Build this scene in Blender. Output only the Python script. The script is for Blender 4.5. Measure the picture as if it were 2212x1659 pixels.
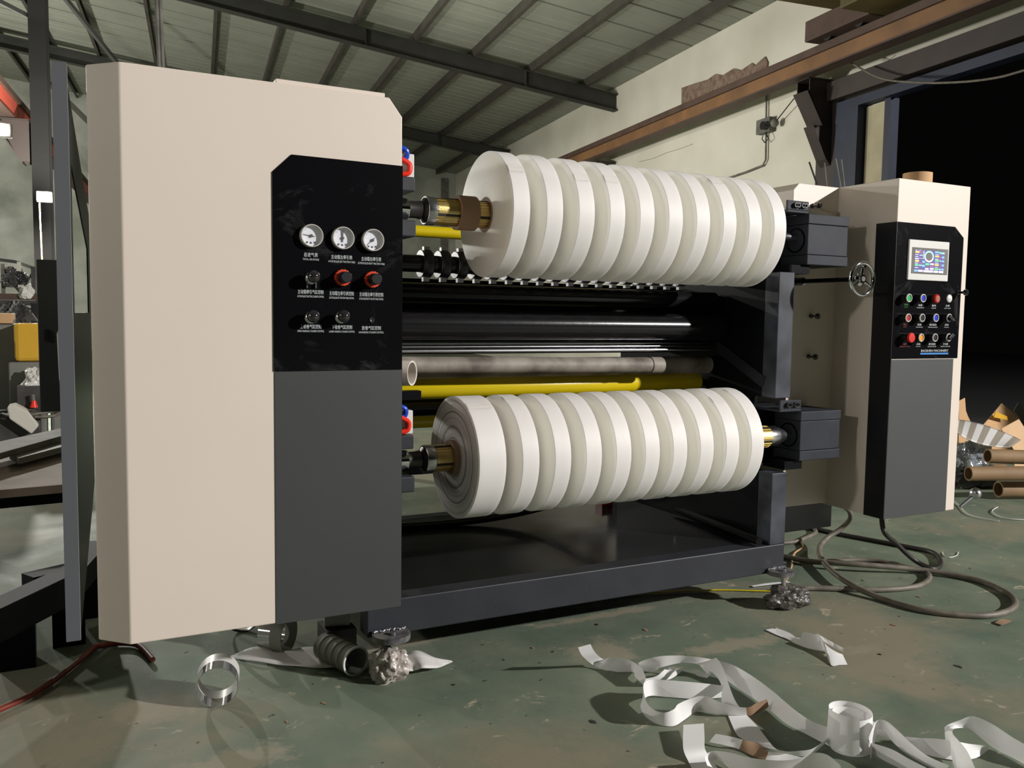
import bpy, bmesh, math, random
from mathutils import Vector, Matrix, noise
random.seed(7)
S = bpy.context.scene
for o in list(bpy.data.objects): bpy.data.objects.remove(o)
COL = S.collection

# ------------------------------------------------------------ camera
F, YAW, PIT, ROL = 1878.574, 0.475774, 0.0761667, 0.0138057
CAM = Vector((-0.8207, -2.2565, 1.1329))
fw = Vector((math.sin(YAW)*math.cos(PIT), math.cos(YAW)*math.cos(PIT), -math.sin(PIT)))
r0 = fw.cross(Vector((0, 0, 1))).normalized(); u0 = r0.cross(fw)
rt = r0*math.cos(ROL)+u0*math.sin(ROL); up = -r0*math.sin(ROL)+u0*math.cos(ROL)
cd = bpy.data.cameras.new('camera'); co = bpy.data.objects.new('camera', cd); COL.objects.link(co)
cd.sensor_width = 36; cd.lens = 36*F/2212; cd.clip_start = .05; cd.clip_end = 200
co.matrix_world = Matrix(((rt.x, up.x, -fw.x, CAM.x), (rt.y, up.y, -fw.y, CAM.y), (rt.z, up.z, -fw.z, CAM.z), (0, 0, 0, 1)))
S.camera = co
# ------------------------------------------------------------ world, exposure
S.view_settings.view_transform = 'Standard'; S.view_settings.look = 'None'
S.view_settings.gamma = 1; S.view_settings.exposure = 0.0
W = bpy.data.worlds.new('night'); S.world = W; W.use_nodes = True
W.node_tree.nodes['Background'].inputs[0].default_value = (.95, 1, .86, 1)
W.node_tree.nodes['Background'].inputs[1].default_value = .0015
# building frame: bx' to the right wall, by' to the far wall, origin under the camera
BR = .13
BX = Vector((math.cos(BR), -math.sin(BR), 0)); BY = Vector((math.sin(BR), math.cos(BR), 0))
BM = Matrix(((BX.x, BY.x, 0, CAM.x), (BX.y, BY.y, 0, CAM.y), (0, 0, 1, 0), (0, 0, 0, 1)))
def Bp(x, y, z): return BM @ Vector((x, y, z))
# ------------------------------------------------------------ lights
def lamp(name, kind, loc, energy, col, size=.1, target=None, **k):
    L = bpy.data.lights.new(name, kind); L.energy = energy; L.color = col
    if kind in ('POINT', 'SPOT'): L.shadow_soft_size = size
    if kind == 'AREA': L.shape = 'DISK'; L.size = size
    for a, b in k.items(): setattr(L, a, b)
    o = bpy.data.objects.new(name, L); COL.objects.link(o); o.location = loc
    if target is not None:
        o.rotation_euler = (Vector(target)-Vector(loc)).to_track_quat('-Z', 'Y').to_euler()
    return o
lamp('key_floodlight', 'AREA', (9.6, -9.0, 5.6), 2250, (1, .965, .945), .35, (1, .4, 1.0))
lamp('back_left_floodlight', 'SPOT', Bp(-4.2, 9.6, 3.3), 480, (1, .98, .90), .10, Bp(5, 7, 3.2), spot_size=2.7, spot_blend=.5)
lamp('back_floodlight', 'POINT', Bp(-1.75, 12.6, 2.63), 850, (1, .98, .90), .06)
lamp('wall_fill_light', 'SPOT', Bp(1.6, 12.0, 3.0), 520, (1, .98, .90), .08, Bp(8, 11.5, 4.6), spot_size=2.6, spot_blend=.6)  # added unseen lamp, lifts the right wall without reaching the roll faces
lamp('far_hall_fill_light', 'POINT', Bp(-5.8, 20.0, 3.6), 900, (1, .98, .90), .1)  # added lamp out of view, brightens the left end of the hall
lamp('side_floodlight', 'AREA', (-6.2, -1.6, 3.1), 78, (1, .97, .90), .3, (-.5, .2, 1.0))

# ------------------------------------------------------------ pixel of the photograph -> point on a plane
def ray(px, py): return fw + rt*((px-1106)/F) - up*((py-829.5)/F)
def at(px, py, ax, v):
    d = ray(px, py); t = (v-CAM[ax])/d[ax]; return CAM+d*t
def atB(px, py, ax, v):           # same, planes of the building frame; returns building coordinates
    d = ray(px, py); D = (d.dot(BX), d.dot(BY), d.z); o = (0, 0, CAM.z)
    t = (v-o[ax])/D[ax]; return Vector((D[0]*t, D[1]*t, CAM.z+D[2]*t))

# ------------------------------------------------------------ materials
def mat(name, col, rough=.5, metal=0, spec=None, bump=0, bscale=40, var=0, vscale=3, coat=0, var_col=None, detail=4, trans=0, emit=None, estr=1, ss=0):
    m = bpy.data.materials.new(name); m.use_nodes = True
    n = m.node_tree.nodes; l = m.node_tree.links; b = n['Principled BSDF']
    b.inputs['Base Color'].default_value = (*col, 1); b.inputs['Roughness'].default_value = rough
    b.inputs['Metallic'].default_value = metal
    if spec is not None: b.inputs['Specular IOR Level'].default_value = spec
    b.inputs['Coat Weight'].default_value = coat; b.inputs['Coat Roughness'].default_value = .08
    b.inputs['Transmission Weight'].default_value = trans
    tc = n.new('ShaderNodeTexCoord')
    if var or var_col:
        nz = n.new('ShaderNodeTexNoise'); nz.inputs['Scale'].default_value = vscale; nz.inputs['Detail'].default_value = detail
        l.new(tc.outputs['Object'], nz.inputs['Vector'])
        rp = n.new('ShaderNodeValToRGB'); l.new(nz.outputs['Fac'], rp.inputs['Fac'])
        rp.color_ramp.elements[0].position = .38; rp.color_ramp.elements[1].position = .66
        c2 = var_col if var_col else tuple(min(1, c*(1+var)) for c in col)
        c1 = col if var_col else tuple(c*(1-var) for c in col)
        rp.color_ramp.elements[0].color = (*c1, 1); rp.color_ramp.elements[1].color = (*c2, 1)
        l.new(rp.outputs['Color'], b.inputs['Base Color'])
    if bump:
        nb = n.new('ShaderNodeTexNoise'); nb.inputs['Scale'].default_value = bscale; nb.inputs['Detail'].default_value = 5
        l.new(tc.outputs['Object'], nb.inputs['Vector'])
        bp = n.new('ShaderNodeBump'); bp.inputs['Strength'].default_value = bump; bp.inputs['Distance'].default_value = .01
        l.new(nb.outputs['Fac'], bp.inputs['Height']); l.new(bp.outputs['Normal'], b.inputs['Normal'])
    if emit:
        b.inputs['Emission Color'].default_value = (*emit, 1); b.inputs['Emission Strength'].default_value = estr
    return m
def rgb(r, g, b):
    f = lambda c: (c/255/12.92 if c/255 <= .04045 else ((c/255+.055)/1.055)**2.4)
    return (f(r), f(g), f(b))
M = {}
M['beige'] = mat('beige_paint', rgb(222, 209, 196), .45, bump=.02, bscale=300, var=.015, vscale=2)
M['beige_in'] = mat('beige_paint_inner', rgb(205, 196, 178), .5, var=.02)
M['black_gloss'] = mat('black_gloss_panel', (.004, .004, .005), .22, spec=.15, bump=.01, bscale=6, var_col=(.008, .008, .009), vscale=5, detail=8)
M['grey_paint'] = mat('slate_grey_paint', rgb(60, 62, 62), .5, bump=.03, bscale=500, var=.03)
M['grey_frame'] = mat('frame_grey_paint', rgb(46, 48, 53), .5, spec=.3, var=.12, vscale=6, bump=.04, bscale=60)
M['grey_lit_patch'] = mat('frame_grey_lit_and_shaded', rgb(70, 74, 82), .5, spec=.3, var_col=rgb(36, 38, 44), vscale=7, detail=2)  # lit patches and shadows on the posts, put in as two-tone blotches
M['dark_frame'] = mat('dark_frame_paint', rgb(38, 40, 45), .7, spec=.15, var=.15, vscale=5)
M['box_paint'] = mat('bearing_box_paint', rgb(44, 47, 54), .6, spec=.25, var=.15, vscale=9)
M['black_paint'] = mat('black_paint', (.005, .0055, .007), .35, spec=.08)
M['black_rubber'] = mat('black_rubber_roller', (.008, .008, .009), .2, spec=.3, bump=.02, bscale=30)
M['black_matte'] = mat('black_plastic', (.012, .012, .014), .35)
M['black_ball'] = mat('black_ball_plastic', (.02, .018, .02), .12, coat=1)
M['chrome'] = mat('chrome', (.8, .8, .82), .06, 1)
M['steel'] = mat('turned_steel', (.62, .63, .66), .26, 1)
M['dull_steel'] = mat('dull_steel', (.30, .30, .31), .4, 1)
M['dark_steel'] = mat('dark_steel', (.07, .068, .064), .4, .8)
M['pad_grey'] = mat('dusty_grey_paint', rgb(112, 108, 102), .7, var_col=rgb(60, 62, 68), vscale=30)
M['gold'] = mat('gold_anodised', (.66, .50, .20), .34, 1, bump=.05, bscale=200)
M['gold_groove'] = mat('rubber_groove_strip', (.02, .018, .015), .6)
M['core'] = mat('brown_core_board', rgb(150, 122, 96), .8, var=.06)
M['kraft'] = mat('kraft_board', rgb(196, 158, 116), .8, var=.05)
M['yellow'] = mat('yellow_roller_paint', rgb(214, 190, 20), .25, var=.04, coat=.3)
M['pvc'] = mat('dirty_grey_pipe', rgb(150, 143, 132), .6, var_col=rgb(92, 84, 74), vscale=9, detail=8)
M['pvc_white'] = mat('white_pipe', rgb(222, 214, 205), .4)
M['red_plastic'] = mat('orange_red_plastic', rgb(214, 70, 40), .35)
M['hose_red'] = mat('red_hose_plastic', rgb(235, 50, 30), .3)
M['hose_blue'] = mat('blue_hose_plastic', rgb(30, 70, 190), .3)
M['white_plastic'] = mat('white_plastic', rgb(215, 214, 210), .4)
M['cable'] = mat('grey_rubber_cable', rgb(112, 105, 94), .55, var=.2, vscale=20)
M['cable_dark'] = mat('dark_rubber_cable', rgb(42, 38, 36), .5)
M['text'] = mat('silver_lettering', rgb(190, 196, 196), .5)
M['text_green'] = mat('green_lettering', rgb(30, 120, 40), .5)
M['text_red'] = mat('red_lettering', rgb(130, 25, 22), .5)
M['bar_blue'] = mat('blue_stripe', rgb(60, 130, 200), .4)
M['gauge_face'] = mat('white_gauge_face', rgb(228, 230, 238), .5)
M['grey_flange'] = mat('flange_grey_paint', rgb(84, 86, 90), .5)
M['satin'] = mat('satin_silver_ring', rgb(214, 210, 204), .35, .35)
M['column_dark'] = mat('dark_column_paint', rgb(34, 34, 33), .8, spec=.2)
M['glass'] = mat('clear_glass', (1, 1, 1), .03); M['glass'].node_tree.nodes['Principled BSDF'].inputs['Alpha'].default_value = .06
M['needle'] = mat('gauge_ink', (.02, .02, .02), .5)
M['rust'] = mat('rust_primer_steel', rgb(136, 98, 62), .65, var_col=rgb(112, 80, 52), vscale=2, bump=.1, bscale=20)
M['rust_dark'] = mat('dark_primer_steel', rgb(82, 62, 52), .65, var=.15, vscale=4)
M['brown_steel'] = mat('brown_steel', rgb(56, 46, 42), .6, var=.15)
M['blue_steel'] = mat('blue_steel', rgb(22, 32, 56), .55, var=.25)
M['deck'] = mat('oily_black_deck', (.010, .011, .013), .12, spec=.12, bump=.02, bscale=9, var_col=(.012, .012, .012), vscale=5, detail=8)
M['olive'] = mat('olive_crane_paint', rgb(84, 72, 30), .6, var=.2)
M['truss'] = mat('dark_truss_steel', rgb(50, 50, 46), .6, var=.15)
M['purlin'] = mat('purlin_steel', rgb(66, 62, 55), .6, var=.15)
M['red_orange'] = mat('salmon_red_steel', rgb(190, 84, 66), .5)
M['brick'] = mat('bare_brick', rgb(112, 90, 78), .85, var_col=rgb(142, 122, 106), vscale=12, bump=.5, bscale=14)
M['white_block'] = mat('white_foam', rgb(205, 200, 188), .8)
M['junk_dark'] = mat('dark_scrap', rgb(58, 56, 54), .6, var=.3, vscale=8)
M['junk_grey'] = mat('grey_scrap', rgb(112, 110, 102), .8, var=.25, vscale=8)
M['grey_cloth'] = mat('grey_sheet', rgb(118, 118, 110), .7, var=.08)
M['yellow_bag'] = mat('yellow_plastic_bag', rgb(214, 168, 60), .22, bump=.4, bscale=12)
M['pink_board'] = mat('pinkish_board', rgb(150, 134, 122), .8, var_col=rgb(128, 112, 98), vscale=5)
M['blue_paint'] = mat('mid_blue_button', rgb(20, 50, 190), .35)
M['green_btn'] = mat('green_button', rgb(30, 165, 80), .35)
M['red_btn'] = mat('red_button', rgb(170, 30, 28), .35)
M['red_bright'] = mat('bright_red_button', rgb(214, 45, 40), .35)
M['yellow_btn'] = mat('amber_button', rgb(235, 150, 10), .35)
M['red_hose'] = mat('dull_red_hose', rgb(120, 50, 36), .5)
M['night'] = mat('outside_dark_ground', (.012, .012, .013), .9)  # dark colour stands in for unlit ground at night
M['concrete_post'] = mat('wall_plaster_strip', rgb(178, 168, 140), .8, var=.1)

def smudge(m, c, s):
    n = m.node_tree.nodes; l = m.node_tree.links; b = n['Principled BSDF']
    tc = n.new('ShaderNodeTexCoord'); z = n.new('ShaderNodeTexNoise'); z.inputs['Scale'].default_value = s; z.inputs['Detail'].default_value = 9; z.inputs['Roughness'].default_value = .68; z.inputs['Distortion'].default_value = 1.2
    l.new(tc.outputs['Object'], z.inputs['Vector']); rp = n.new('ShaderNodeValToRGB'); l.new(z.outputs['Fac'], rp.inputs['Fac'])
    rp.color_ramp.elements[0].position = .56; rp.color_ramp.elements[1].position = .74
    rp.color_ramp.elements[0].color = (.004, .004, .005, 1); rp.color_ramp.elements[1].color = (*c, 1); l.new(rp.outputs['Color'], b.inputs['Base Color'])
smudge(M['black_gloss'], (.045, .045, .047), 4.5)
def floor_mat():
    m = bpy.data.materials.new('worn_green_floor'); m.use_nodes = True
    n = m.node_tree.nodes; l = m.node_tree.links; b = n['Principled BSDF']
    tc = n.new('ShaderNodeTexCoord')
    def nz(s, d=6, rough=.6, dist=0, sc=(1, 1, 1)):
        mp = n.new('ShaderNodeMapping'); mp.inputs['Scale'].default_value = sc; l.new(tc.outputs['Object'], mp.inputs['Vector'])
        x = n.new('ShaderNodeTexNoise'); x.inputs['Scale'].default_value = s; x.inputs['Detail'].default_value = d
        x.inputs['Roughness'].default_value = rough; x.inputs['Distortion'].default_value = dist
        l.new(mp.outputs['Vector'], x.inputs['Vector']); return x.outputs['Fac']
    def ramp(f, p0, p1, c0=(0, 0, 0, 1), c1=(1, 1, 1, 1)):
        r = n.new('ShaderNodeValToRGB'); l.new(f, r.inputs['Fac'])
        r.color_ramp.elements[0].position = p0; r.color_ramp.elements[1].position = p1
        r.color_ramp.elements[0].color = c0; r.color_ramp.elements[1].color = c1; return r.outputs['Color']
    def mix(f, a, c):
        x = n.new('ShaderNodeMix'); x.data_type = 'RGBA'
        for s, v in ((x.inputs['Factor'], f), (x.inputs[6], a), (x.inputs[7], c)):
            if isinstance(v, tuple): s.default_value = v
            elif isinstance(v, float): s.default_value = v
            else: l.new(v, s)
        return x.outputs[2]
    green = mix(ramp(nz(2.2, 5), .35, .7), (*rgb(92, 108, 92), 1), (*rgb(124, 132, 112), 1))
    base = mix(ramp(nz(.9, 8, .62, .4),   .50, .62), green, (*rgb(136, 130, 110), 1))
    base = mix(ramp(nz(7, 10, .75, .8, (1, 1.6, 1)), .60, .66), base, (*rgb(172, 162, 140), 1))
    base = mix(ramp(nz(4.5, 9, .7, .5, (1.5, 1, 1)), .64, .72), base, (*rgb(72, 84, 70), 1))
    base = mix(ramp(nz(26, 3, .5), .70, .74), base, (*rgb(40, 40, 34), 1))
    # bare scuffed patches where the paint has gone (position x, y, radius)
    wob = nz(9, 6, .7)
    for (x, y, rx, ry) in ((.78, .17, .16, .16), (1.25, .02, .32, .07), (-.62, .36, .18, .12), (1.62, -.20, .12, .05), (.20, .52, .30, .05), (1.0, .47, .45, .035), (-.45, -.05, .18, .10)):
        sp = n.new('ShaderNodeVectorMath'); sp.operation = 'SUBTRACT'; l.new(tc.outputs['Object'], sp.inputs[0]); sp.inputs[1].default_value = (x, y, 0)
        dv = n.new('ShaderNodeVectorMath'); dv.operation = 'DIVIDE'; l.new(sp.outputs[0], dv.inputs[0]); dv.inputs[1].default_value = (rx, ry, 1)
        ln = n.new('ShaderNodeVectorMath'); ln.operation = 'LENGTH'; l.new(dv.outputs[0], ln.inputs[0])
        ad = n.new('ShaderNodeMath'); ad.operation = 'MULTIPLY_ADD'; l.new(wob, ad.inputs[0]); ad.inputs[1].default_value = 2.6; l.new(ln.outputs['Value'], ad.inputs[2])
        mr = n.new('ShaderNodeMapRange'); l.new(ad.outputs[0], mr.inputs['Value'])
        mr.inputs['From Min'].default_value = 1.75; mr.inputs['From Max'].default_value = 2.15; mr.inputs['To Min'].default_value = .75; mr.inputs['To Max'].default_value = 0
        base = mix(mr.outputs['Result'], base, (*rgb(150, 142, 122), 1))
    l.new(base, b.inputs['Base Color'])
    rr = n.new('ShaderNodeMapRange'); l.new(nz(3, 6), rr.inputs['Value']); rr.inputs['To Min'].default_value = .5; rr.inputs['To Max'].default_value = .85
    l.new(rr.outputs['Result'], b.inputs['Roughness'])
    bp = n.new('ShaderNodeBump'); bp.inputs['Strength'].default_value = .35; bp.inputs['Distance'].default_value = .004
    l.new(nz(14, 9, .7), bp.inputs['Height']); l.new(bp.outputs['Normal'], b.inputs['Normal'])
    return m
M['floor'] = floor_mat()
M['wall'] = mat('cream_plaster', rgb(224, 220, 206), .8, var_col=rgb(206, 202, 186), vscale=.7, detail=7, bump=.3, bscale=3)
M['far_wall'] = mat('grey_plaster', rgb(188, 190, 180), .8, var_col=rgb(150, 154, 142), vscale=1.2, detail=6)
M['roof'] = mat('roof_sheet', rgb(134, 136, 124), .6, var=.05, vscale=1.5)

def paper_mat(name, face, rings=True):
    m = bpy.data.materials.new(name); m.use_nodes = True
    n = m.node_tree.nodes; l = m.node_tree.links; b = n['Principled BSDF']
    b.inputs['Base Color'].default_value = (*(rgb(244, 243, 240) if face else rgb(226, 223, 219)), 1); b.inputs['Roughness'].default_value = .55
    b.inputs['Subsurface Weight'].default_value = .6 if face else .3; b.inputs['Subsurface Radius'].default_value = (1, 1, .95); b.inputs['Subsurface Scale'].default_value = .04
    if face:
        tc = n.new('ShaderNodeTexCoord'); sp = n.new('ShaderNodeSeparateXYZ'); l.new(tc.outputs['Object'], sp.inputs[0])
        cb = n.new('ShaderNodeCombineXYZ'); l.new(sp.outputs['Y'], cb.inputs['X']); l.new(sp.outputs['Z'], cb.inputs['Y'])
        vl = n.new('ShaderNodeVectorMath'); vl.operation = 'LENGTH'; l.new(cb.outputs[0], vl.inputs[0])
        nz = n.new('ShaderNodeTexNoise'); nz.noise_dimensions = '1D'; nz.inputs['Scale'].default_value = 55; nz.inputs['Detail'].default_value = 3
        l.new(vl.outputs['Value'], nz.inputs['W'])
        rp = n.new('ShaderNodeValToRGB'); l.new(nz.outputs['Fac'], rp.inputs['Fac'])
        rp.color_ramp.elements[0].position = .36 if rings else .3; rp.color_ramp.elements[1].position = .50 if rings else .42
        rp.color_ramp.elements[0].color = (*rgb(158, 152, 146), 1) if rings else (*rgb(240, 238, 230), 1); rp.color_ramp.elements[1].color = (*rgb(236, 232, 226), 1) if rings else (*rgb(243, 241, 234), 1)  # plain faces coloured paler than the rim to lift the shaded gaps
        l.new(rp.outputs['Color'], b.inputs['Base Color'])
        bp = n.new('ShaderNodeBump'); bp.inputs['Strength'].default_value = .5 if rings else .03; bp.inputs['Distance'].default_value = .004
        l.new(nz.outputs['Fac'], bp.inputs['Height']); l.new(bp.outputs['Normal'], b.inputs['Normal'])
    return m
M['paper'] = paper_mat('white_paper', False)
M['paper_face'] = paper_mat('wound_paper_layers', True, False); M['paper_tail'] = mat('paper_tail', rgb(222, 218, 212), .6); M['paper_rings'] = paper_mat('uneven_paper_layers', True, True)
def wrap_mat():
    m = mat('bubble_wrap', rgb(200, 190, 182), .12, coat=.6, bump=.9, bscale=45, var_col=rgb(120, 112, 104), vscale=30)
    return m
M['bubble'] = wrap_mat()
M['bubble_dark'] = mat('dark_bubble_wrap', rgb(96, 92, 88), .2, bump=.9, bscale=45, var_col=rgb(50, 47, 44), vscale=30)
M['stripe_grey'] = mat('beige_grey_stripe', rgb(150, 142, 130), .5); M['core_pale'] = mat('pale_kraft', rgb(206, 172, 134), .8, var=.05)
M['kraft_shaded'] = mat('shaded_tube_board', rgb(138, 112, 80), .7, var=.12, vscale=4)  # board colour darkened for the shade falling on the tubes
M['silver_bag'] = mat('silvery_plastic', rgb(170, 176, 182), .15, .6, bump=.8, bscale=8)
M['white_crumple'] = mat('white_crumpled_plastic', rgb(215, 213, 206), .4, bump=.7, bscale=14)

# ------------------------------------------------------------ mesh builder
class MB:
    def __init__(s, M4=None): s.b = bmesh.new(); s.M = M4
    def box(s, x0, x1, y0, y1, z0, z1):
        vs = [s.b.verts.new((x, y, z)) for x in (x0, x1) for y in (y0, y1) for z in (z0, z1)]
        for f in ((0, 1, 3, 2), (4, 6, 7, 5), (0, 4, 5, 1), (2, 3, 7, 6), (0, 2, 6, 4), (1, 5, 7, 3)): s.b.faces.new([vs[i] for i in f])
        return s
    def prism(s, pts, d, cap=True):      # polygon (list of 3-D points) extruded by vector d
        d = Vector(d); a = [s.b.verts.new(p) for p in pts]; c = [s.b.verts.new(Vector(p)+d) for p in pts]; n = len(pts)
        s.b.faces.new(a); s.b.faces.new(list(reversed(c)))
        for i in range(n): s.b.faces.new([a[i], c[i], c[(i+1) % n], a[(i+1) % n]])
        return s
    def lathe(s, p, ax, prof, n=48, mi=None, closed=False):   # prof: (t along axis, radius)
        p = Vector(p); ax = Vector(ax).normalized()
        a = ax.orthogonal().normalized(); c = ax.cross(a); rings = []
        for t, r in prof:
            rings.append([s.b.verts.new(p+ax*t+(a*math.cos(k*2*math.pi/n)+c*math.sin(k*2*math.pi/n))*r) for k in range(n)] if r > 1e-6 else [s.b.verts.new(p+ax*t)])
        if closed: rings.append(rings[0])
        for i in range(len(rings)-1):
            A, B = rings[i], rings[i+1]
            for k in range(n):
                k2 = (k+1) % n
                if len(A) == 1 and len(B) == 1: continue
                if len(A) == 1: f = s.b.faces.new([A[0], B[k], B[k2]])
                elif len(B) == 1: f = s.b.faces.new([A[k], B[0], A[k2]])
                else: f = s.b.faces.new([A[k], B[k], B[k2], A[k2]])
                if mi is not None: f.material_index = mi[i]
        return s
    def cyl(s, p0, p1, r, r2=None, n=32):
        p0 = Vector(p0); d = Vector(p1)-p0; r2 = r if r2 is None else r2
        return s.lathe(p0, d, [(0, 0), (0, r), (d.length, r2), (d.length, 0)], n)
    def pipe(s, p0, p1, ro, ri, n=40):
        p0 = Vector(p0); L = (Vector(p1)-p0).length
        return s.lathe(p0, Vector(p1)-p0, [(0, ri), (0, ro), (L, ro), (L, ri)], n, closed=True)
    def sphere(s, c, r, sq=(1, 1, 1), n=24):
        m = Matrix.Translation(c) @ Matrix.Diagonal((*[r*q for q in sq], 1)); bmesh.ops.create_uvsphere(s.b, u_segments=n, v_segments=n//2, radius=1, matrix=m); return s
    def tube(s, pts, r, n=10, closed=False):
        pts = [Vector(p) for p in pts]; rings = []; N = len(pts)
        nrm = None
        for i, p in enumerate(pts):
            t = (pts[min(i+1, N-1)]-pts[max(i-1, 0)]) if not closed else pts[(i+1) % N]-pts[i-1]
            t.normalize()
            if nrm is None: nrm = t.orthogonal().normalized()
            nrm = (nrm-t*nrm.dot(t)).normalized(); bn = t.cross(nrm)
            rr = r[i] if isinstance(r, (list, tuple)) else r
            rings.append([s.b.verts.new(p+(nrm*math.cos(k*2*math.pi/n)+bn*math.sin(k*2*math.pi/n))*rr) for k in range(n)])
        for i in range(N if closed else N-1):
            A, B = rings[i], rings[(i+1) % N]
            for k in range(n): s.b.faces.new([A[k], B[k], B[(k+1) % n], A[(k+1) % n]])
        if not closed: s.b.faces.new(rings[0][::-1]); s.b.faces.new(rings[-1])
        return s
    def bar(s, p0, p1, w, h=None):     # rectangular bar
        p0 = Vector(p0); p1 = Vector(p1); t = (p1-p0).normalized(); h = h or w
        a = t.cross(Vector((0, 0, 1))); a = a.normalized() if a.length > 1e-3 else Vector((1, 0, 0)); c = t.cross(a).normalized()
        q = [p0+a*w/2*i+c*h/2*j for i, j in ((-1, -1), (1, -1), (1, 1), (-1, 1))]
        return s.prism(q, p1-p0)
    def build(s, name, m, parent=None, smooth=False, bevel=0, solid=0, sub=0):
        if s.M is not None: bmesh.ops.transform(s.b, matrix=s.M, verts=s.b.verts)
        bmesh.ops.recalc_face_normals(s.b, faces=s.b.faces)
        me = bpy.data.meshes.new(name); s.b.to_mesh(me); s.b.free()
        for mm in (m if isinstance(m, (list, tuple)) else [m]): me.materials.append(M[mm])
        o = bpy.data.objects.new(name, me); COL.objects.link(o)
        if smooth:
            me.polygons.foreach_set('use_smooth', [True]*len(me.polygons))
            try: me.set_sharp_from_angle(angle=math.radians(35))
            except Exception: pass
        if solid:
            q = o.modifiers.new('Solid', 'SOLIDIFY'); q.thickness = solid; q.offset = 0
        if sub:
            q = o.modifiers.new('Sub', 'SUBSURF'); q.levels = sub; q.render_levels = sub
        if bevel:
            q = o.modifiers.new('Bevel', 'BEVEL'); q.width = bevel; q.segments = 2; q.limit_method = 'ANGLE'; q.angle_limit = math.radians(40)
        if parent is not None:
            o.parent = parent; o.matrix_parent_inverse = Matrix.Translation(-parent.location)
            if parent.parent is not None: pass
        return o
def tag(o, label=None, cat=None, group=None, kind=None):
    for k, v in (('label', label), ('category', cat), ('group', group), ('kind', kind)):
        if v: o[k] = v
    return o
def thing(name, loc, label, cat, group=None):
    o = bpy.data.objects.new(name, None); o.empty_display_size = .1; COL.objects.link(o); o.location = loc
    return tag(o, label, cat, group)
def dup(root, loc, label):
    r = root.copy(); COL.objects.link(r); r.location = loc; r['label'] = label
    for ch in list(root.children):
        c = ch.copy(); COL.objects.link(c); c.parent = r
        for g in ch.children:
            d = g.copy(); COL.objects.link(d); d.parent = c
    return r
def spline(P, k=8):
    P = [Vector(p) for p in P]; out = []
    for i in range(len(P)-1):
        a = P[max(i-1, 0)]; b = P[i]; c = P[i+1]; d = P[min(i+2, len(P)-1)]
        for j in range(k):
            t = j/k; out.append(.5*((2*b)+(-a+c)*t+(2*a-5*b+4*c-d)*t*t+(-a+3*b-3*c+d)*t**3))
    out.append(P[-1]); return out
_fc = bpy.data.curves.new('tmp_font', 'FONT'); _fo = bpy.data.objects.new('tmp_font', _fc); COL.objects.link(_fo)
def text(body, cx, z, width, height, y, m, parent, name='caption', label=None):
    """lettering on a vertical panel that faces -Y, centred at cx, baseline z"""
    lines = body if isinstance(body, list) else [(body, width, height, 0)]
    vs = []; fs = []
    for (t, w, h, dz) in lines:
        _fc.body = t; _fc.offset = .006; bpy.context.view_layer.update()
        me = bpy.data.meshes.new_from_object(_fo.evaluated_get(bpy.context.evaluated_depsgraph_get()))
        xs = [v.co.x for v in me.vertices]; ys = [v.co.y for v in me.vertices]
        sx = w/(max(xs)-min(xs)); sy = h/(max(ys)-min(ys)); k = len(vs)
        vs += [(cx+(v.co.x-(max(xs)+min(xs))/2)*sx, y, z+dz+(v.co.y-min(ys))*sy) for v in me.vertices]
        fs += [[k+i for i in p.vertices] for p in me.polygons]; bpy.data.meshes.remove(me)
    me = bpy.data.meshes.new(name); me.from_pydata(vs, [], fs); me.materials.append(M[m])
    o = bpy.data.objects.new(name, me); COL.objects.link(o)
    o.parent = parent
    top = parent
    while top.parent: top = top.parent
    o.matrix_parent_inverse = Matrix.Identity(4) if parent.parent is not None or parent.type == 'MESH' else Matrix.Translation(-top.location)
    if label: o['label'] = label
    return o
def sub(o, parent):         # part-of-part: parent is a mesh whose local frame is the world
    o.parent = parent; o.matrix_parent_inverse = Matrix.Identity(4); return o


# ============================================================ the hall
def struct(o): o['kind'] = 'structure'; return o
RZ = lambda x: 5.80+.135*(8-x)          # roof underside height across the hall
b = MB(BM); b.box(-16, 8.0, -9, 30, -.1, 0)
struct(b.build('floor', 'floor'))
b = MB(BM); b.box(8.0, 30, -6, 30, -.12, -.02); struct(b.build('floor_outside', 'night'))
# right wall with the big door opening  (y' from 3.0 to 8.62, up to 3.95)
y0, y1, zt = 3.0, 8.70, 4.02
b = MB(BM); b.box(8, 8.05, y1, 27.9, 0, RZ(8)); b.box(8, 8.05, y0, y1, zt, RZ(8)); b.box(8, 8.05, 1.5, y0, 0, RZ(8))
struct(b.build('wall_right', 'wall'))
b = MB(BM); b.prism([(-16, 27.9, 0), (8, 27.9, 0), (8, 27.9, RZ(8)), (-16, 27.9, RZ(-16))], (0, .3, 0)); struct(b.build('wall_far', 'far_wall'))
b = MB(BM); b.box(-16.3, -16, -9, 28.2, 0, RZ(-16)); struct(b.build('wall_left', 'far_wall'))
# ribbed roof sheet: trapezoid ribs run up the slope
b = MB(BM); vs0 = []; vs1 = []
y = -9.0
prof = []
while y < 28.2:
    prof += [(y, 0), (y+.24, 0), (y+.25, .007), (y+.27, .007), (y+.28, 0), (y+.52, 0), (y+.53, .007), (y+.55, .007), (y+.56, 0), (y+.80, 0), (y+.81, .045), (y+.85, .045), (y+.86, 0)]; y += .86
A = [b.b.verts.new((8.2, q, RZ(8.2)+h)) for q, h in prof]; Cc = [b.b.verts.new((-16.2, q, RZ(-16.2)+h)) for q, h in prof]
for i in range(len(prof)-1):
    if (Vector(A[i].co)-Vector(A[i+1].co)).length > 1e-6: b.b.faces.new([A[i], A[i+1], Cc[i+1], Cc[i]])
struct(b.build('ceiling', 'roof', solid=.004))
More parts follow.
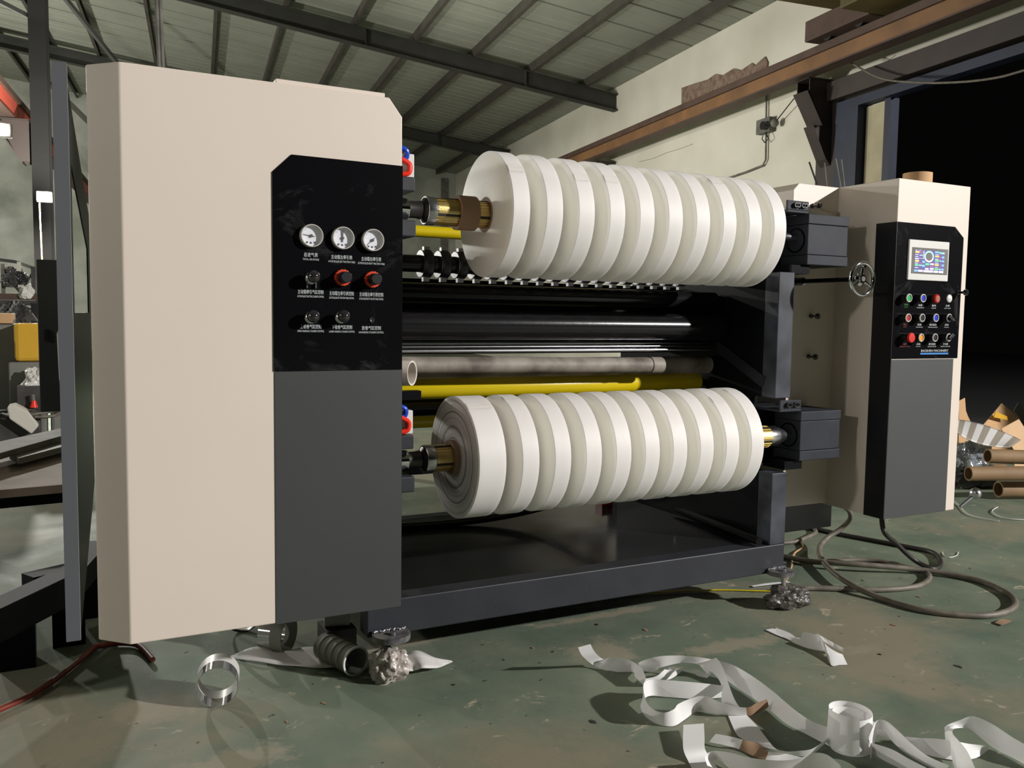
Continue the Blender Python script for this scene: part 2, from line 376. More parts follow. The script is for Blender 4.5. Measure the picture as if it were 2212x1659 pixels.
# purlins: C sections along the hall
PX = []
for px in (169, 312, 463, 614, 782, 947, 1128, 1326, 1542):
    d = ray(px, 0); D = (d.dot(BX), d.dot(BY), d.z); t = (RZ(0)-CAM.z)/(D[2]+.135*D[0]); PX.append(D[0]*t)
PX = [PX[0]-3.2, PX[0]-2.1, PX[0]-1.05]+PX
def purlin_mesh(x):
    z = RZ(x)-.004; b = MB(BM)
    b.prism([(x, -8.9, z-.16), (x, -8.9, z), (x+.06, -8.9, z-.006), (x+.06, -8.9, z-.03), (x+.054, -8.9, z-.03), (x+.054, -8.9, z-.012), (x+.008, -8.9, z-.008),
             (x+.008, -8.9, z-.152), (x+.054, -8.9, z-.152), (x+.054, -8.9, z-.13), (x+.06, -8.9, z-.13), (x+.06, -8.9, z-.16)], (0, 36.7, 0))
    return b
wn = ['far left, above the left crane rail', 'far left, beyond the second from the wall side', 'left, between column and cabinet']
names = ['second', 'third', 'fourth', 'fifth', 'sixth', 'seventh', 'eighth', 'ninth', 'tenth', 'eleventh', 'twelfth']
for i, x in enumerate(PX):
    k = len(PX)-1-i
    o = purlin_mesh(x).build('roof_purlin', 'purlin')
    lab = 'steel roof purlin nearest the cream right wall' if k == 0 else 'steel roof purlin running down the hall, %s from the cream right wall' % names[k-1]
    tag(o, lab, 'purlin', 'purlins under the roof sheets')
# rafters (I sections) crossing the hall
def rafter(yc, zoff, lab, dep=.30):
    o = thing('roof_rafter', Bp(2, yc, RZ(2)-.16), lab, 'rafter', 'rafters crossing the hall')
    def seg(z0, z1, w): return MB(BM).prism([(7.98, yc-w/2, RZ(8)-zoff-z1), (7.98, yc+w/2, RZ(8)-zoff-z1), (7.98, yc+w/2, RZ(8)-zoff-z0), (7.98, yc-w/2, RZ(8)-zoff-z0)], (-21.9, 0, 21.9*.135))
    seg(0, .012, .18).build('flange', 'truss', o); seg(dep-.012, dep, .18).build('flange', 'truss', o); seg(.012, dep-.012, .012).build('web', 'truss', o)
    for x in (6.0, 2.9, -.3, -3.5): MB(BM).box(x, x+.014, yc-.085, yc+.085, RZ(x)-zoff-dep+.012, RZ(x)-zoff-.012).build('stiffener', 'truss', o)
rafter(16.2, .165, 'dark steel roof rafter crossing above the paper rolls, the nearer one', .32)
rafter(22.6, .165, 'dark steel roof rafter further back, meeting the far end of the wall', .30)
# crane runway beam on the right wall
def ibeam(x, z0, z1, ya, yb, w, lab, name, m1, m2, cat, grp):
    o = thing(name, Bp(x, ya, z0), lab, cat, grp)
    MB(BM).box(x-w/2, x+w/2, ya, yb, z0, z0+.022).build('bottom_flange', m2, o)
    MB(BM).box(x-w/2, x+w/2, ya, yb, z1-.085, z1).build('top_flange', m2, o)
    MB(BM).box(x-.06, x+.06, ya, yb, z0+.022, z1-.085).build('web', m1, o)
    return o
cb = ibeam(7.45, 4.30, 4.585, 3.5, 27.8, .20, 'orange-brown primed crane runway beam along the cream right wall', 'crane_runway_beam', 'rust', 'rust_dark', 'beam', 'crane runway beams')
MB(BM).box(7.42, 7.48, 3.5, 27.8, 4.585, 4.625).build('rail', 'rust_dark', cb)
cb = ibeam(-2.62, 3.98, 4.36, 6.0, 27.8, .20, 'salmon red crane runway beam coming down at the left edge', 'crane_runway_beam', 'red_orange', 'rust_dark', 'beam', 'crane runway beams')
MB(BM).box(-2.66, -2.58, 6, 27.8, 4.36, 4.41).build('rail', 'red_orange', cb)
def corbel(x0, sgn, yc, zt_, w, h, lab):
    o = thing('crane_beam_bracket', Bp(x0, yc, zt_), lab, 'bracket', 'brackets carrying the crane beams')
    for q in (-w/2, w/2-.015):
        MB(BM).prism([(x0, yc+q, zt_), (x0-sgn*.36, yc+q, zt_), (x0-sgn*.36, yc+q, zt_-.14), (x0-sgn*.12, yc+q, zt_-h), (x0, yc+q, zt_-h)], (0, .015, 0)).build('side_plate', 'brown_steel', o)
    MB(BM).box(min(x0, x0-sgn*.40), max(x0, x0-sgn*.40), yc-w/2-.03, yc+w/2+.03, zt_, zt_+.018).build('top_plate', 'brown_steel', o)
    MB(BM).bar((x0-sgn*.40, yc, zt_-.15), (x0-sgn*.10, yc, zt_-h-.02), w+.03, .018).build('sloping_plate', 'brown_steel', o)
corbel(7.895, 1, 9.75, 4.29, .26, .62, 'dark brown steel bracket under the crane beam beside the door')
corbel(7.99, 1, 16.3, 4.29, .26, .62, 'dark brown steel bracket under the crane beam above the upper rolls')
corbel(-2.34, 1, 15.0, 3.95, .3, .6, 'dark steel bracket on the left column under the red crane beam')
tag(MB(BM).prism([(7.895, 9.6, 3.70), (7.60, 9.6, 3.70), (7.82, 9.6, 3.28), (7.895, 9.6, 3.20)], (0, .2, 0)).build('gusset_bracket', 'brown_steel'),
    'small dark triangular gusset on the brown column below the crane bracket', 'bracket')
tag(MB(BM).box(7.90, 7.99, 9.5, 9.9, 0, 4.29).build('wall_column', 'brown_steel'), 'dark brown steel column against the cream wall beside the door', 'column')
# door frame of the dark opening
df = tag(MB(BM).box(7.84, 8.0, 9.06, 9.46, 0, 3.86).build('door_post', 'blue_steel'), 'wide blue steel door post beside the brown column', 'post')
tag(MB(BM).box(7.93, 8.06, 8.60, 8.70, 0, 3.86).build('door_edge_post', 'blue_steel'), 'narrow blue steel post at the edge of the black doorway', 'post')
o = tag(MB(BM).box(7.80, 8.0, 3.0, 9.95, 4.02, 4.26).build('door_lintel', 'brown_steel'), 'brown steel lintel over the black doorway', 'lintel')
tag(MB(BM).box(7.84, 8.0, 3.0, 9.46, 3.86, 3.97).build('door_header', 'blue_steel'), 'blue steel header rail under the brown lintel', 'rail')
struct(MB(BM).box(7.96, 7.998, 8.72, 9.04, 0, 3.84).build('trim_1', 'concrete_post'))
# crane bridge with end carriage
cr = thing('crane_bridge', Bp(7, 8.6, 4.92), 'olive overhead crane bridge at the top right corner', 'crane')
MB(BM).box(-2.7, 7.5, 8.30, 8.95, 4.92, 5.50).build('girder', 'olive', cr, bevel=.01)
MB(BM).box(6.85, 7.72, 6.4, 8.28, 4.66, 5.25).build('end_platform', 'olive', cr, bevel=.01)
for q_ in (6.9, 7.5): MB(BM).box(4.5, 6.84, q_, q_+.09, 5.0, 5.25).build('cross_brace', 'olive', cr)
MB(BM).box(4.4, 6.84, 6.2, 6.5, 4.95, 5.5).build('second_girder', 'olive', cr)
ec = thing('crane_end_carriage', Bp(7.45, 9, 4.65), 'brown box end carriage sitting on the crane runway beam', 'crane carriage')
MB(BM).box(7.27, 7.63, 8.29, 9.42, 4.66, 4.915).build('body', 'rust_dark', ec, bevel=.01)
for yy in (9.15, 8.6): MB(BM).cyl((7.40, yy, 4.713), (7.50, yy, 4.713), .087).build('wheel', 'dark_steel', ec)
# left columns and braces
o = thing('steel_column', Bp(-2.2, 15, 0), 'dark steel H column behind the lit floodlight at left', 'column')
MB(BM).box(-2.32, -2.08, 14.86, 14.88, 0, 6.9).build('flange', 'column_dark', o); MB(BM).box(-2.32, -2.08, 15.12, 15.14, 0, 6.9).build('flange', 'column_dark', o)
MB(BM).box(-2.21, -2.19, 14.88, 15.12, 0, 6.9).build('web', 'column_dark', o)
for k, (a, c) in enumerate((((-2.1, 15.2, 6.2), (-.2, 17.5, 4.2)), ((-2.1, 15.2, 4.6), (-.5, 17.5, 3.2)), ((-2.3, 15, 5.5), (-4.8, 15, 6.6)))):
    tag(MB(BM).bar(a, c, .06).build('diagonal_brace', 'truss'), ['upper dark diagonal brace right of the left column', 'lower dark diagonal brace right of the left column', 'dark diagonal brace left of the left column'][k], 'brace', 'braces on the left column')
# conduits, junction box, rods, brick patch on the right wall
P = lambda x, y, D=7.985: atB(x, y, 0, D)
b = MB(BM); pts = []
top = [(1472, 190), (1500, 180), (1528, 172), (1545, 160), (1560, 163), (1584, 148), (1600, 152), (1624, 136), (1630, 142), (1652, 122), (1658, 135), (1656, 152)]
bot = [(1640, 172), (1560, 205), (1472, 238)]
b.prism([P(x, y, 7.975) for x, y in top+bot], (.03, 0, 0)); tag(b.build('exposed_brick_patch', 'brick'), 'ragged patch of bare brick where plaster is missing above the crane beam', 'brick patch')
jb = thing('junction_box', BM @ P(1660, 270), 'small grey junction box and lamp holder on the cream wall', 'junction box')
a = P(1646, 262); c = P(1674, 284)
MB(BM).box(7.88, 7.985, min(a.y, c.y), max(a.y, c.y), c.z, a.z).build('box', 'junk_grey', jb, bevel=.01)
a = P(1655, 272, 7.87); MB(BM).cyl((7.80, a.y, a.z), (7.90, a.y, a.z), .06).build('lamp_holder', 'black_matte', jb)
a = P(1676, 266, 7.9); MB(BM).sphere((7.88, a.y, a.z), .06).build('socket', 'grey_cloth', jb, smooth=True)
MB(BM).tube([P(1650, 285, 7.9), P(1646, 300, 7.9), P(1652, 308, 7.9), P(1660, 300, 7.9), P(1655, 286, 7.9)], .008).build('loose_wire', 'black_matte', jb)
MB(BM).tube([P(1655, 262, 7.96), P(1656, 192, 7.96)], .014).build('upper_conduit', 'junk_grey', jb)
MB(BM).tube([P(1655, 290, 7.96), P(1654, 345, 7.96), P(1648, 357, 7.96), P(1610, 372, 7.96), P(1568, 386, 7.96)], .014).build('lower_conduit', 'junk_grey', jb)
for k, pts_ in enumerate((((1380, 350), (1412, 342), (1440, 330), (1470, 321), (1497, 311)), ((1905, 140), (1920, 130), (1935, 119)), ((1788, 315), (1796, 313), (1804, 315)))):
    tag(MB(BM).tube([P(x, y, 7.996) for x, y in pts_], .003, 6).build('wall_crack', 'junk_grey'), ['long thin crack in the plaster above the upper rolls', 'short scratch in the plaster right of the crane bracket', 'small chip in the plaster beside the brown column'][k], 'crack', 'cracks in the wall plaster')
tag(MB(BM).tube([P(1672, 268, 7.9), P(1700, 232, 7.86), P(1748, 172, 7.7)], .008).build('wire', 'black_matte'), 'thin wire from the wall junction box up to the crane bracket', 'wire')
tag(MB(BM).tube(spline([P(1826, 128, 7.7), P(1900, 168, 7.6), P(1980, 178, 7.5), P(2060, 178, 7.4), P(2140, 170, 7.3), P(2212, 152, 7.2), P(2420, 85, 7.35)]), .012).build('hanging_cable', 'cable'), 'slack cable sagging across the black doorway', 'cable')
for k, (px, w) in enumerate(((344, .012), (352, .012))):
    a = atB(px-6, 0, 1, 6.0); c = atB(px+1, 170, 1, 6.0)
    tag(MB(BM).tube([(a.x, 6, RZ(a.x)-.02), (a.x, 6, a.z), (c.x, 6, c.z), (c.x, 6, 1.9)], w).build('hanging_conduit', 'junk_grey'), ['left one', 'right one'][k]+' of two thin conduits hanging from the roof above the left cabinet', 'conduit', 'hanging conduits')
tag(MB(BM).box(*(lambda a, c: (a.x, c.x, 27.86, 27.9, 0, a.z))(atB(953, 385, 1, 27.9), atB(966, 620, 1, 27.9))).build('downpipe', 'junk_grey'), 'grey pipe running up the far wall behind the knife shaft', 'pipe')
# visible floodlights
M['lamp_on'] = mat('lit_lamp_lens', (1, 1, 1), .3, emit=(1, .96, .86), estr=60)
def flood(x, y, z, lab, pole=True):
    o = thing('floodlight', Bp(x, y, z), lab, 'lamp', 'lit floodlights at the left')
    MB(BM).box(x-.09, x+.09, y, y+.08, z-.07, z+.07).build('housing', 'junk_grey', o, bevel=.01)
    MB(BM).sphere((x, y-.02, z), .062, (1, .45, .85)).build('lens', 'lamp_on', o, smooth=True)
    if pole: MB(BM).tube([(x-.06, y+.03, z-.08), (x-.02, y+.03, 0)], .010).build('pole', 'kraft', o)
q = atB(95, 425, 1, 13.0); flood(q.x, 13.0, q.z, 'glaring floodlight on a white pole beside the dark column')
q = atB(2, 570-290, 1, 10); flood(q.x, 10.0, q.z, 'glaring floodlight at the very left edge of the picture', False)

# ============================================================ left cabinet
XL, ZB, ZT, CT = -.6936, .325, 1.7124, .047
lc = thing('pneumatic_cabinet', (-.35, .3, ZB), 'tall beige cabinet with gauges on a black panel, left of the rolls', 'cabinet')
P0 = lambda x, y: at(x, y, 1, 0.0)
body = [(XL, 0), (0, 0), (0, .62), (XL-.068, .62), (XL-.068, .068)]
b = MB(); b.prism([(XL, 0, ZB), (0, 0, ZB), (0, .62, ZB), (XL+.06, .62, ZB), (XL+.06, .09, ZB), (XL-.066, .09, ZB), (XL-.068, .068, ZB)], (0, 0, ZT-ZB))
# cut the upper right corner: built as bisect
bmesh.ops.bisect_plane(b.b, geom=b.b.verts[:]+b.b.edges[:]+b.b.faces[:], plane_co=(0, 0, ZT-CT), plane_no=(CT, 0, .0365), clear_outer=True)
bmesh.ops.holes_fill(b.b, edges=[e for e in b.b.edges if e.is_boundary])
lbody = b.build('body', 'beige', lc, bevel=.003)
a = P0(598, 172); c = P0(845, 215)
MB().box(a.x, -.045, .012, .50, ZT-.002, ZT+.013).build('top_lid', 'beige', lc, bevel=.002)
bp = MB(); q = [P0(587.5, 371), P0(629, 334), P0(869.5, 361), P0(869, 801), P0(590.5, 802)]
zs = [q[0].z, q[1].z]
xl = q[0].x; xr = .001; zb = .987
pts = [(xl, -.0035, zb), (xr, -.0035, zb), (xr, -.0035, 1.536), (q[1].x, -.0035, 1.538), (xl, -.0035, q[0].z)]
bpan = bp.prism(pts, (0, .005, 0)).build('black_panel', 'black_gloss', lc, bevel=.001)
MB().box(xl+.002, xr, -.0025, .002, ZB-.002, zb-.001).build('grey_lower_panel', 'grey_paint', lc, bevel=.001)
MB().box(-.0005, .0025, .0, .62, ZB, zb).build('side_panel', 'dark_frame', lc)
def gauge(px, py, ang, ang2=None):
    c = P0(px, py); x, z = c.x, c.z
    g = MB().lathe((x, -.0035, z), (0, -1, 0), [(0, 0), (0, .0295), (.014, .0295), (.0165, .0285), (.0165, .0268), (.003, .0262), (.003, 0)], 48).build('pressure_gauge', 'satin', bpan, smooth=True)
    MB().cyl((x, -.0072, z), (x, -.0064, z), .0262, n=48).build('dial', 'gauge_face', g)
    b = MB()
    for k, an in enumerate([ang]+([ang2] if ang2 is not None else [])):
        d = Vector((math.cos(an), 0, math.sin(an))); p = Vector((x, -.0092, z))
        b.bar(p-d*.010, p+d*.021, .0022, .0008)
    b.cyl((x, -.0110, z), (x, -.0072, z), .0040, n=16)
    for k in range(3): b.box(x-.0135+.010*k, x-.0085+.010*k, -.0078, -.0072, z-.020+.001*abs(k-1), z-.0155+.001*abs(k-1))
    b.build('needle', 'needle', g)
    b = MB()
    for k in range(27):
        an = math.radians(-45+k*10); r1 = .0215 if k % 3 else .0195
        b.bar((x+r1*math.cos(an), -.0075, z+r1*math.sin(an)), (x+.0240*math.cos(an), -.0075, z+.0240*math.sin(an)), .0007, .0003)
    b.build('scale_marks', 'needle', g)
    MB().lathe((x, -.0178, z), (0, -1, 0), [(0, .0266), (.0010, .012), (.0012, 0)], 40).build('lens', 'glass', g, smooth=True)
gauge(670.5, 510, math.radians(172)); gauge(738, 515, math.radians(95), math.radians(82)); gauge(802.5, 519.5, math.radians(222))
def wpx(px, y_): return px/632*1.0
def cap(px, py, cn, en, wcn, wen):
    # py: baseline of the Chinese line; widths in photo pixels
    c = P0(px, py); s = abs(P0(px+10, py).x-P0(px-10, py).x)/20
    text([(cn, wcn*s, .0105, 0), (en, wen*s, .0050, -.0085)] and [(cn, wcn*s, .0112, 0), (en, wen*s, .0052, -.0088)], c.x, c.z, 0, 0, -.0042, 'text', bpan)
k = 210/1834
X = lambda u: 630+u*k
Y = lambda v: 540+v*k
cap(X(355), Y(133), '总进气表', 'TOTAL AIR INTAKE', 265*k, 305*k)
cap(X(937), Y(178), '主动辊左牵引表', 'ACTIVE ROLLER LEFT TRACTION TABLE', 400*k, 505*k)
cap(X(1495), Y(213), '主动辊右牵引表', 'ACTIVE ROLLER RIGHT TRACTION TABLE', 375*k, 505*k)
cap(X(352), Y(832), '主动辊牵引气缸控制', 'ACTIVE ROLLER TRACTION CYLINDER CONTROL', 485*k, 505*k)
cap(X(935), Y(860), '主动辊左牵引表控制', 'ACTIVE ROLLER LEFT TRACTION TABLE CONTROL', 460*k, 470*k)
cap(X(1495), Y(880), '主动辊右牵引表控制', 'ACTIVE ROLLER RIGHT TRACTION TABLE CONTROL', 450*k, 460*k)
cap(X(355), Y(1485), '上收卷气缸控制', 'UPPER WINDING CYLINDER CONTROL', 395*k, 505*k)
cap(X(942), Y(1495), '下收卷气缸控制', 'LOWER WINDING CYLINDER CONTROL', 385*k, 485*k)
cap(X(1495), Y(1510), '放卷气缸控制', 'UNWINDING CYLINDER CONTROL', 360*k, 470*k)
for (px, py, low) in ((674, 601, True), (673, 686, False), (738, 685.5, False)):
    c = P0(px, py); x, z = c.x-.004, c.z
    kn = MB().lathe((x, -.0035, z), (0, -1, 0), [(0, 0), (0, .016), (.004, .016), (.006, .012), (.012, .008), (.020, .0075)], 28).build('lever_knob', 'steel', bpan, smooth=True)
    MB().sphere((x, -.034, z+.003), .0165).build('ball', 'black_ball', kn, smooth=True)
    if low:
        MB().box(x-.013, x-.010, -.012, -.0035, z-.026, z-.008).box(x+.010, x+.013, -.012, -.0035, z-.026, z-.008).build('fork', 'steel', kn)
for (px, py) in ((738.5, 600), (802.5, 604)):
    c = P0(px, py); x, z = c.x, c.z
    b = MB(); n = 16; prof = []
    for k2 in range(n*2):
        an = math.pi*k2/n; r = .0225 if k2 % 2 else .0205; prof.append((x+r*math.cos(an), -.0035, z+r*math.sin(an)))
    rg = b.prism(prof, (0, -.012, 0)).build('regulator_ring', 'red_plastic', bpan, bevel=.001, label=None) if False else b.prism(prof, (0, -.012, 0)).build('regulator_ring', 'red_plastic', bpan, bevel=.001)
    MB().lathe((x, -.0155, z), (0, -1, 0), [(0, 0), (0, .016), (.030, .0145), (.032, .013), (.032, 0)], 36).build('regulator_knob', 'black_matte', rg, smooth=True)
c = P0(802, 691); MB().lathe((c.x, -.0035, c.z), (0, -1, 0), [(0, 0), (0, .007), (.002, .007), (.002, .005), (.001, 0)], 24).build('empty_screw_hole', 'black_matte', bpan)
for dx in (-.001, .003): MB().sphere((c.x+dx, -.007, c.z-.006+dx), .0009).build('screw', 'steel', bpan)

# grey side door standing behind the cabinet's left edge
sd = thing('open_side_door', (-.8, .13, .31), 'tall slate grey side door panel standing open left of the beige cabinet', 'door panel')
def sdp(yy, z): return (-.801+.076*(yy-.13), yy, z)
zt2, zb2 = 1.722, .315
b = MB()
pl = [sdp(.13, zb2), sdp(.92, .57), sdp(.92, 1.45), sdp(.13, 1.68), ]
hole0, hole1 = .25, .80
# sheet with a cut-out in the upper half: four strips
def quad(p): b.prism([sdp(*q) for q in p], (-.004, 0, 0))
quad([(.13, zb2), (.92, .57), (.92, 1.13), (.13, 1.13)])
quad([(.13, 1.13), (.20, 1.13), (.20, 1.66), (.13, 1.68)])
quad([(.82, 1.13), (.92, 1.13), (.92, 1.45), (.82, 1.475)])
quad([(.20, 1.50), (.82, 1.33), (.82, 1.475), (.20, 1.66)])
b.build('sheet', 'black_paint', sd)
MB().box(-.829, -.801, .070, .076, .330, 1.712).build('front_flange', 'grey_flange', sd)
MB().box(-.833, -.829, .070, .100, .330, 1.712).build('return_lip', 'grey_flange', sd)
MB().box(-.802, -.8005, .074, .135, .330, 1.710).build('edge_strip', 'satin', sd)
# sheet metal cover with a slot and handle behind it
sc = thing('slotted_cover_plate', (-.86, .5, .85), 'grey cover plate with a slot and handle behind the open side door', 'cover plate')
a = at(78, 560, 1, .5); c = at(131, 889, 1, .5)
MB().box(a.x, c.x, .50, .515, c.z, a.z).build('plate', 'grey_paint', sc, bevel=.002)
a2 = at(96, 712, 1, .495); c2 = at(105, 737, 1, .495)
MB().box(a2.x, c2.x, .494, .500, c2.z, a2.z).build('slot', 'black_matte', sc)
MB().tube([at(127, 718, 1, .5), at(126, 722, 1, .45), at(131, 820, 1, .45), at(132, 824, 1, .5)], .004).build('handle', 'white_plastic', sc)

# ============================================================ machine frame
mf = thing('machine_frame', (.8, .6, .13), 'dark slate machine frame with base beam and right side plate', 'machine frame')
MB().box(0.0, 1.742, .30, .375, .127, .241).build('front_beam', 'grey_frame', mf, bevel=.004)
MB().box(.02, 1.70, 1.30, 1.38, .127, .241).build('rear_beam', 'dark_frame', mf, bevel=.004)
MB().box(.06, 1.66, .375, 1.30, .205, .240).build('deck_plate', 'deck', mf)
MB().box(1.662, 1.742, .30, .375, .241, .530).build('lower_post', 'grey_lit_patch', mf, bevel=.003)
MB().box(1.662, 1.742, .30, .375, .830, 1.325).build('upper_post', 'grey_lit_patch', mf, bevel=.003)
sp = MB().prism([(1.664, .374, .235), (1.664, 1.38, .235), (1.664, 1.38, 1.20), (1.664, 1.05, 1.58), (1.664, .44, 1.58), (1.664, .44, 1.325), (1.664, .376, 1.325), (1.664, .376, .830), (1.664, .44, .830), (1.664, .44, .530), (1.664, .374, .530)], (.036, 0, 0)).build('side_plate', 'black_paint', mf, bevel=.002)
MB().prism([(.03, .374, .235), (.03, 1.38, .235), (.03, 1.38, 1.66), (.03, .374, 1.68)], (-.03, 0, 0)).build('side_plate', 'black_paint', mf)  # unseen left plate, its top raised to keep lamp light off the roll faces
a = at(1545, 745, 0, 1.660); c = at(1650, 826, 0, 1.660)
MB().bar((1.660, a.y, a.z), (1.660, c.y, c.z), .004, .045).build('diagonal_strip', 'dark_frame', mf)  # flat diagonal strip, paler than the black plate
a = at(1425, 1082, 0, 1.62); c = at(1640, 1172, 0, 1.62)
for k in range(3):
    p = at((1440, 1455, 1470)[k], (1093, 1100, 1106)[k], 0, 1.60); 
MB().tube([at(1418, 1082, 2, .262), at(1640, 1170, 2, .262)], .016).build('drain_tube', 'black_gloss', mf, smooth=True)
for (x, y, r) in ((1.699, .305, .052), (.068, .300, .060)):
    lf = MB().lathe((x, y-.03, .127), (0, 0, 1), [(0, 0), (0, r), (.018, r), (.018, 0)], 40).build('levelling_pad', 'pad_grey', mf, smooth=True)
    MB().cyl((x, y-.05, .055), (x, y-.05, .155), .009, n=20).build('levelling_bolt', 'steel', lf)
    MB().cyl((x, y-.05, .112), (x, y-.05, .127), .017, n=6).build('nut', 'steel', lf)
    b = MB(); 
    for q in range(22): b.sphere((x-r*.85+q*r*.08, y-.012+random.uniform(-.006, .004), .147+random.uniform(0, .003)), .0045, n=8)
    b.build('weld_bead', 'steel', lf, smooth=True)
for (yy, zz) in ((.62, .47), (.9, .36), (1.1, .52)):
    MB().cyl((1.6635, yy, zz), (1.661, yy, zz), .012, n=20).build('bolt_hole', 'black_matte', sp)

# right bearing boxes
for (zc, lab) in ((1.4580, 'upper dark blue-grey bearing box holding the right end of the upper shaft'), (.6710, 'lower dark blue-grey bearing box holding the right end of the lower shaft')):
    o = thing('bearing_box', (1.91, .40, zc-.100), lab, 'bearing box', 'bearing boxes on the right frame post')
    MB().box(1.807, 2.028, .303, .484, zc-.059, zc+.061).build('body', 'box_paint', o, bevel=.003)
    MB().box(1.805, 2.030, .300, .485, zc+.062, zc+.1005).build('top_block', 'box_paint', o, bevel=.003)
    MB().box(1.805, 2.030, .300, .485, zc-.0995, zc-.060).build('bottom_block', 'box_paint', o, bevel=.003)
    MB().box(1.701, 1.806, .445, .485, zc-.125, zc+.125).build('mounting_plate', 'black_paint', o)
    MB().box(1.745, 1.84, .32, .44, zc-.135, zc-.101).build('lower_foot', 'black_paint', o)
    lug = MB().box(1.702, 1.815, .312, .445, zc+.1015, zc+.112).box(1.702, 1.815, .312, .322, zc+.112, zc+.148).build('bolt_lug', 'box_paint', o, bevel=.002)
    for x in (1.738, 1.752, 1.776, 1.790):
        MB().lathe((x, .312, zc+.130), (0, -1, 0), [(0, 0), (0, .0095), (.012, .0095), (.012, .0055), (.006, 0)], 14).build('bolt', 'black_matte', lug)
    MB().lathe((1.806, .367, zc), (-1, 0, 0), [(0, .05), (.003, .05), (.003, .044), (.001, .044)], 36).build('bearing_ring', 'black_gloss', o, smooth=True)
    MB().cyl((2.03, .40, zc-.02), (2.036, .40, zc-.02), .008, n=16).build('side_screw', 'black_matte', o)

# left shaft bearings behind the cabinet edge
for (zc, yc, lab) in ((1.470, .368, 'upper left shaft clamp poking out past the gauge cabinet'), (.670, .3644, 'lower left shaft clamp poking out past the gauge cabinet')):
    o = thing('shaft_clamp', (.1, yc, zc), lab, 'shaft clamp', 'shaft clamps beside the gauge cabinet')
    MB().box(.03, .152, .30, .43, zc+.046, zc+.090).build('upper_jaw', 'grey_frame', o, bevel=.004)
    MB().box(.03, .156, .30, .43, zc-.092, zc-.042).build('lower_jaw', 'grey_frame', o, bevel=.004)
    MB().cyl((.03, yc, zc), (.149, yc, zc), .034).build('seat_ring', 'chrome', o, smooth=True)
    v = MB().box(.12, .160, .33, .36, zc+.090, zc+.165).build('valve_block', 'white_plastic', o, bevel=.003)
    MB().tube(spline([(.11, .325, zc+.14), (.131, .325, zc+.150), (.130, .322, zc+.172), (.105, .325, zc+.182)]), .008).build('blue_fitting', 'hose_blue', v, smooth=True)
    MB().tube(spline([(.115, .322, zc+.145), (.140, .320, zc+.13), (.138, .320, zc+.105), (.115, .322, zc+.098)]), .008).build('red_fitting', 'hose_red', v, smooth=True)

# ------------------------------------------------------------ rewind shafts and rolls
def shaft(name, yc, zc, gold_end, lab, wrap):
    o = thing(name, (.2, yc, zc), lab, 'shaft', 'gold rewind shafts')
    MB().lathe((.149, yc, zc), (1, 0, 0), [(0, 0), (0, .027), (.03, .027), (.045, .030), (.050, .026), (.058, .040), (.060, 0)], 40).build('journal', 'dark_steel', o, smooth=True)
    MB().lathe((.208, yc, zc), (1, 0, 0), [(0, 0), (0, .044), (.003, .046), (.030, .046), (.033, .043), (.033, 0)], 48).build('steel_collar', 'steel', o, smooth=True)
    g = MB().lathe((.241, yc, zc), (1, 0, 0), [(0, 0), (0, .0425), (gold_end-.241, .0425), (gold_end-.241, 0)], 64).build('gold_sleeve', 'gold', o, smooth=True)
    b = MB(); b2 = MB()
    for k in range(24):
        an = k*math.pi/12+.1
        if k % 6 == 1: b2.prism([(.242, yc+math.cos(an+d)*.0436, zc+math.sin(an+d)*.0436) for d in (-.10, .10)]+[(.242, yc+math.cos(an+d)*.041, zc+math.sin(an+d)*.041) for d in (.10, -.10)], (gold_end-.243, 0, 0))
        else: b.prism([(.242, yc+math.cos(an+d)*.0440, zc+math.sin(an+d)*.0440) for d in (-.075, .075)]+[(.242, yc+math.cos(an+d)*.041, zc+math.sin(an+d)*.041) for d in (.075, -.075)], (gold_end-.243, 0, 0))
    b.build('gold_rib', 'gold', g); b2.build('rubber_strip', 'gold_groove', g)
    MB().lathe((gold_end, yc, zc), (1, 0, 0), [(0, 0), (0, .041), (.045, .041), (.050, .038), (.092, .024), (.096, .018), (.100, .016), (1.808-gold_end, .016), (1.808-gold_end, 0)], 40).build('steel_nose', 'steel', o, smooth=True)
    return o
shaft('rewind_shaft', .368, 1.470, 1.640, 'upper gold expanding shaft carrying the upper row of rolls', True)
shaft('rewind_shaft', .3644, .670, 1.682, 'lower gold expanding shaft carrying the lower row of rolls', False)
tag(MB().pipe((.318, .368, 1.470), (.382, .368, 1.470), .056, .0445).build('cardboard_core', 'core', smooth=True), 'brown cardboard core on the gold shaft left of the upper rolls', 'cardboard core', 'loose cores on the shafts')
tag(MB().pipe((1.560, .368, 1.470), (1.600, .368, 1.470), .056, .0445).build('cardboard_core', 'kraft', smooth=True), 'tan cardboard core on the upper shaft beside the right bearing box', 'cardboard core', 'loose cores on the shafts')
ORD = ['first', 'second', 'third', 'fourth', 'fifth', 'sixth', 'seventh', 'eighth', 'ninth', 'tenth']
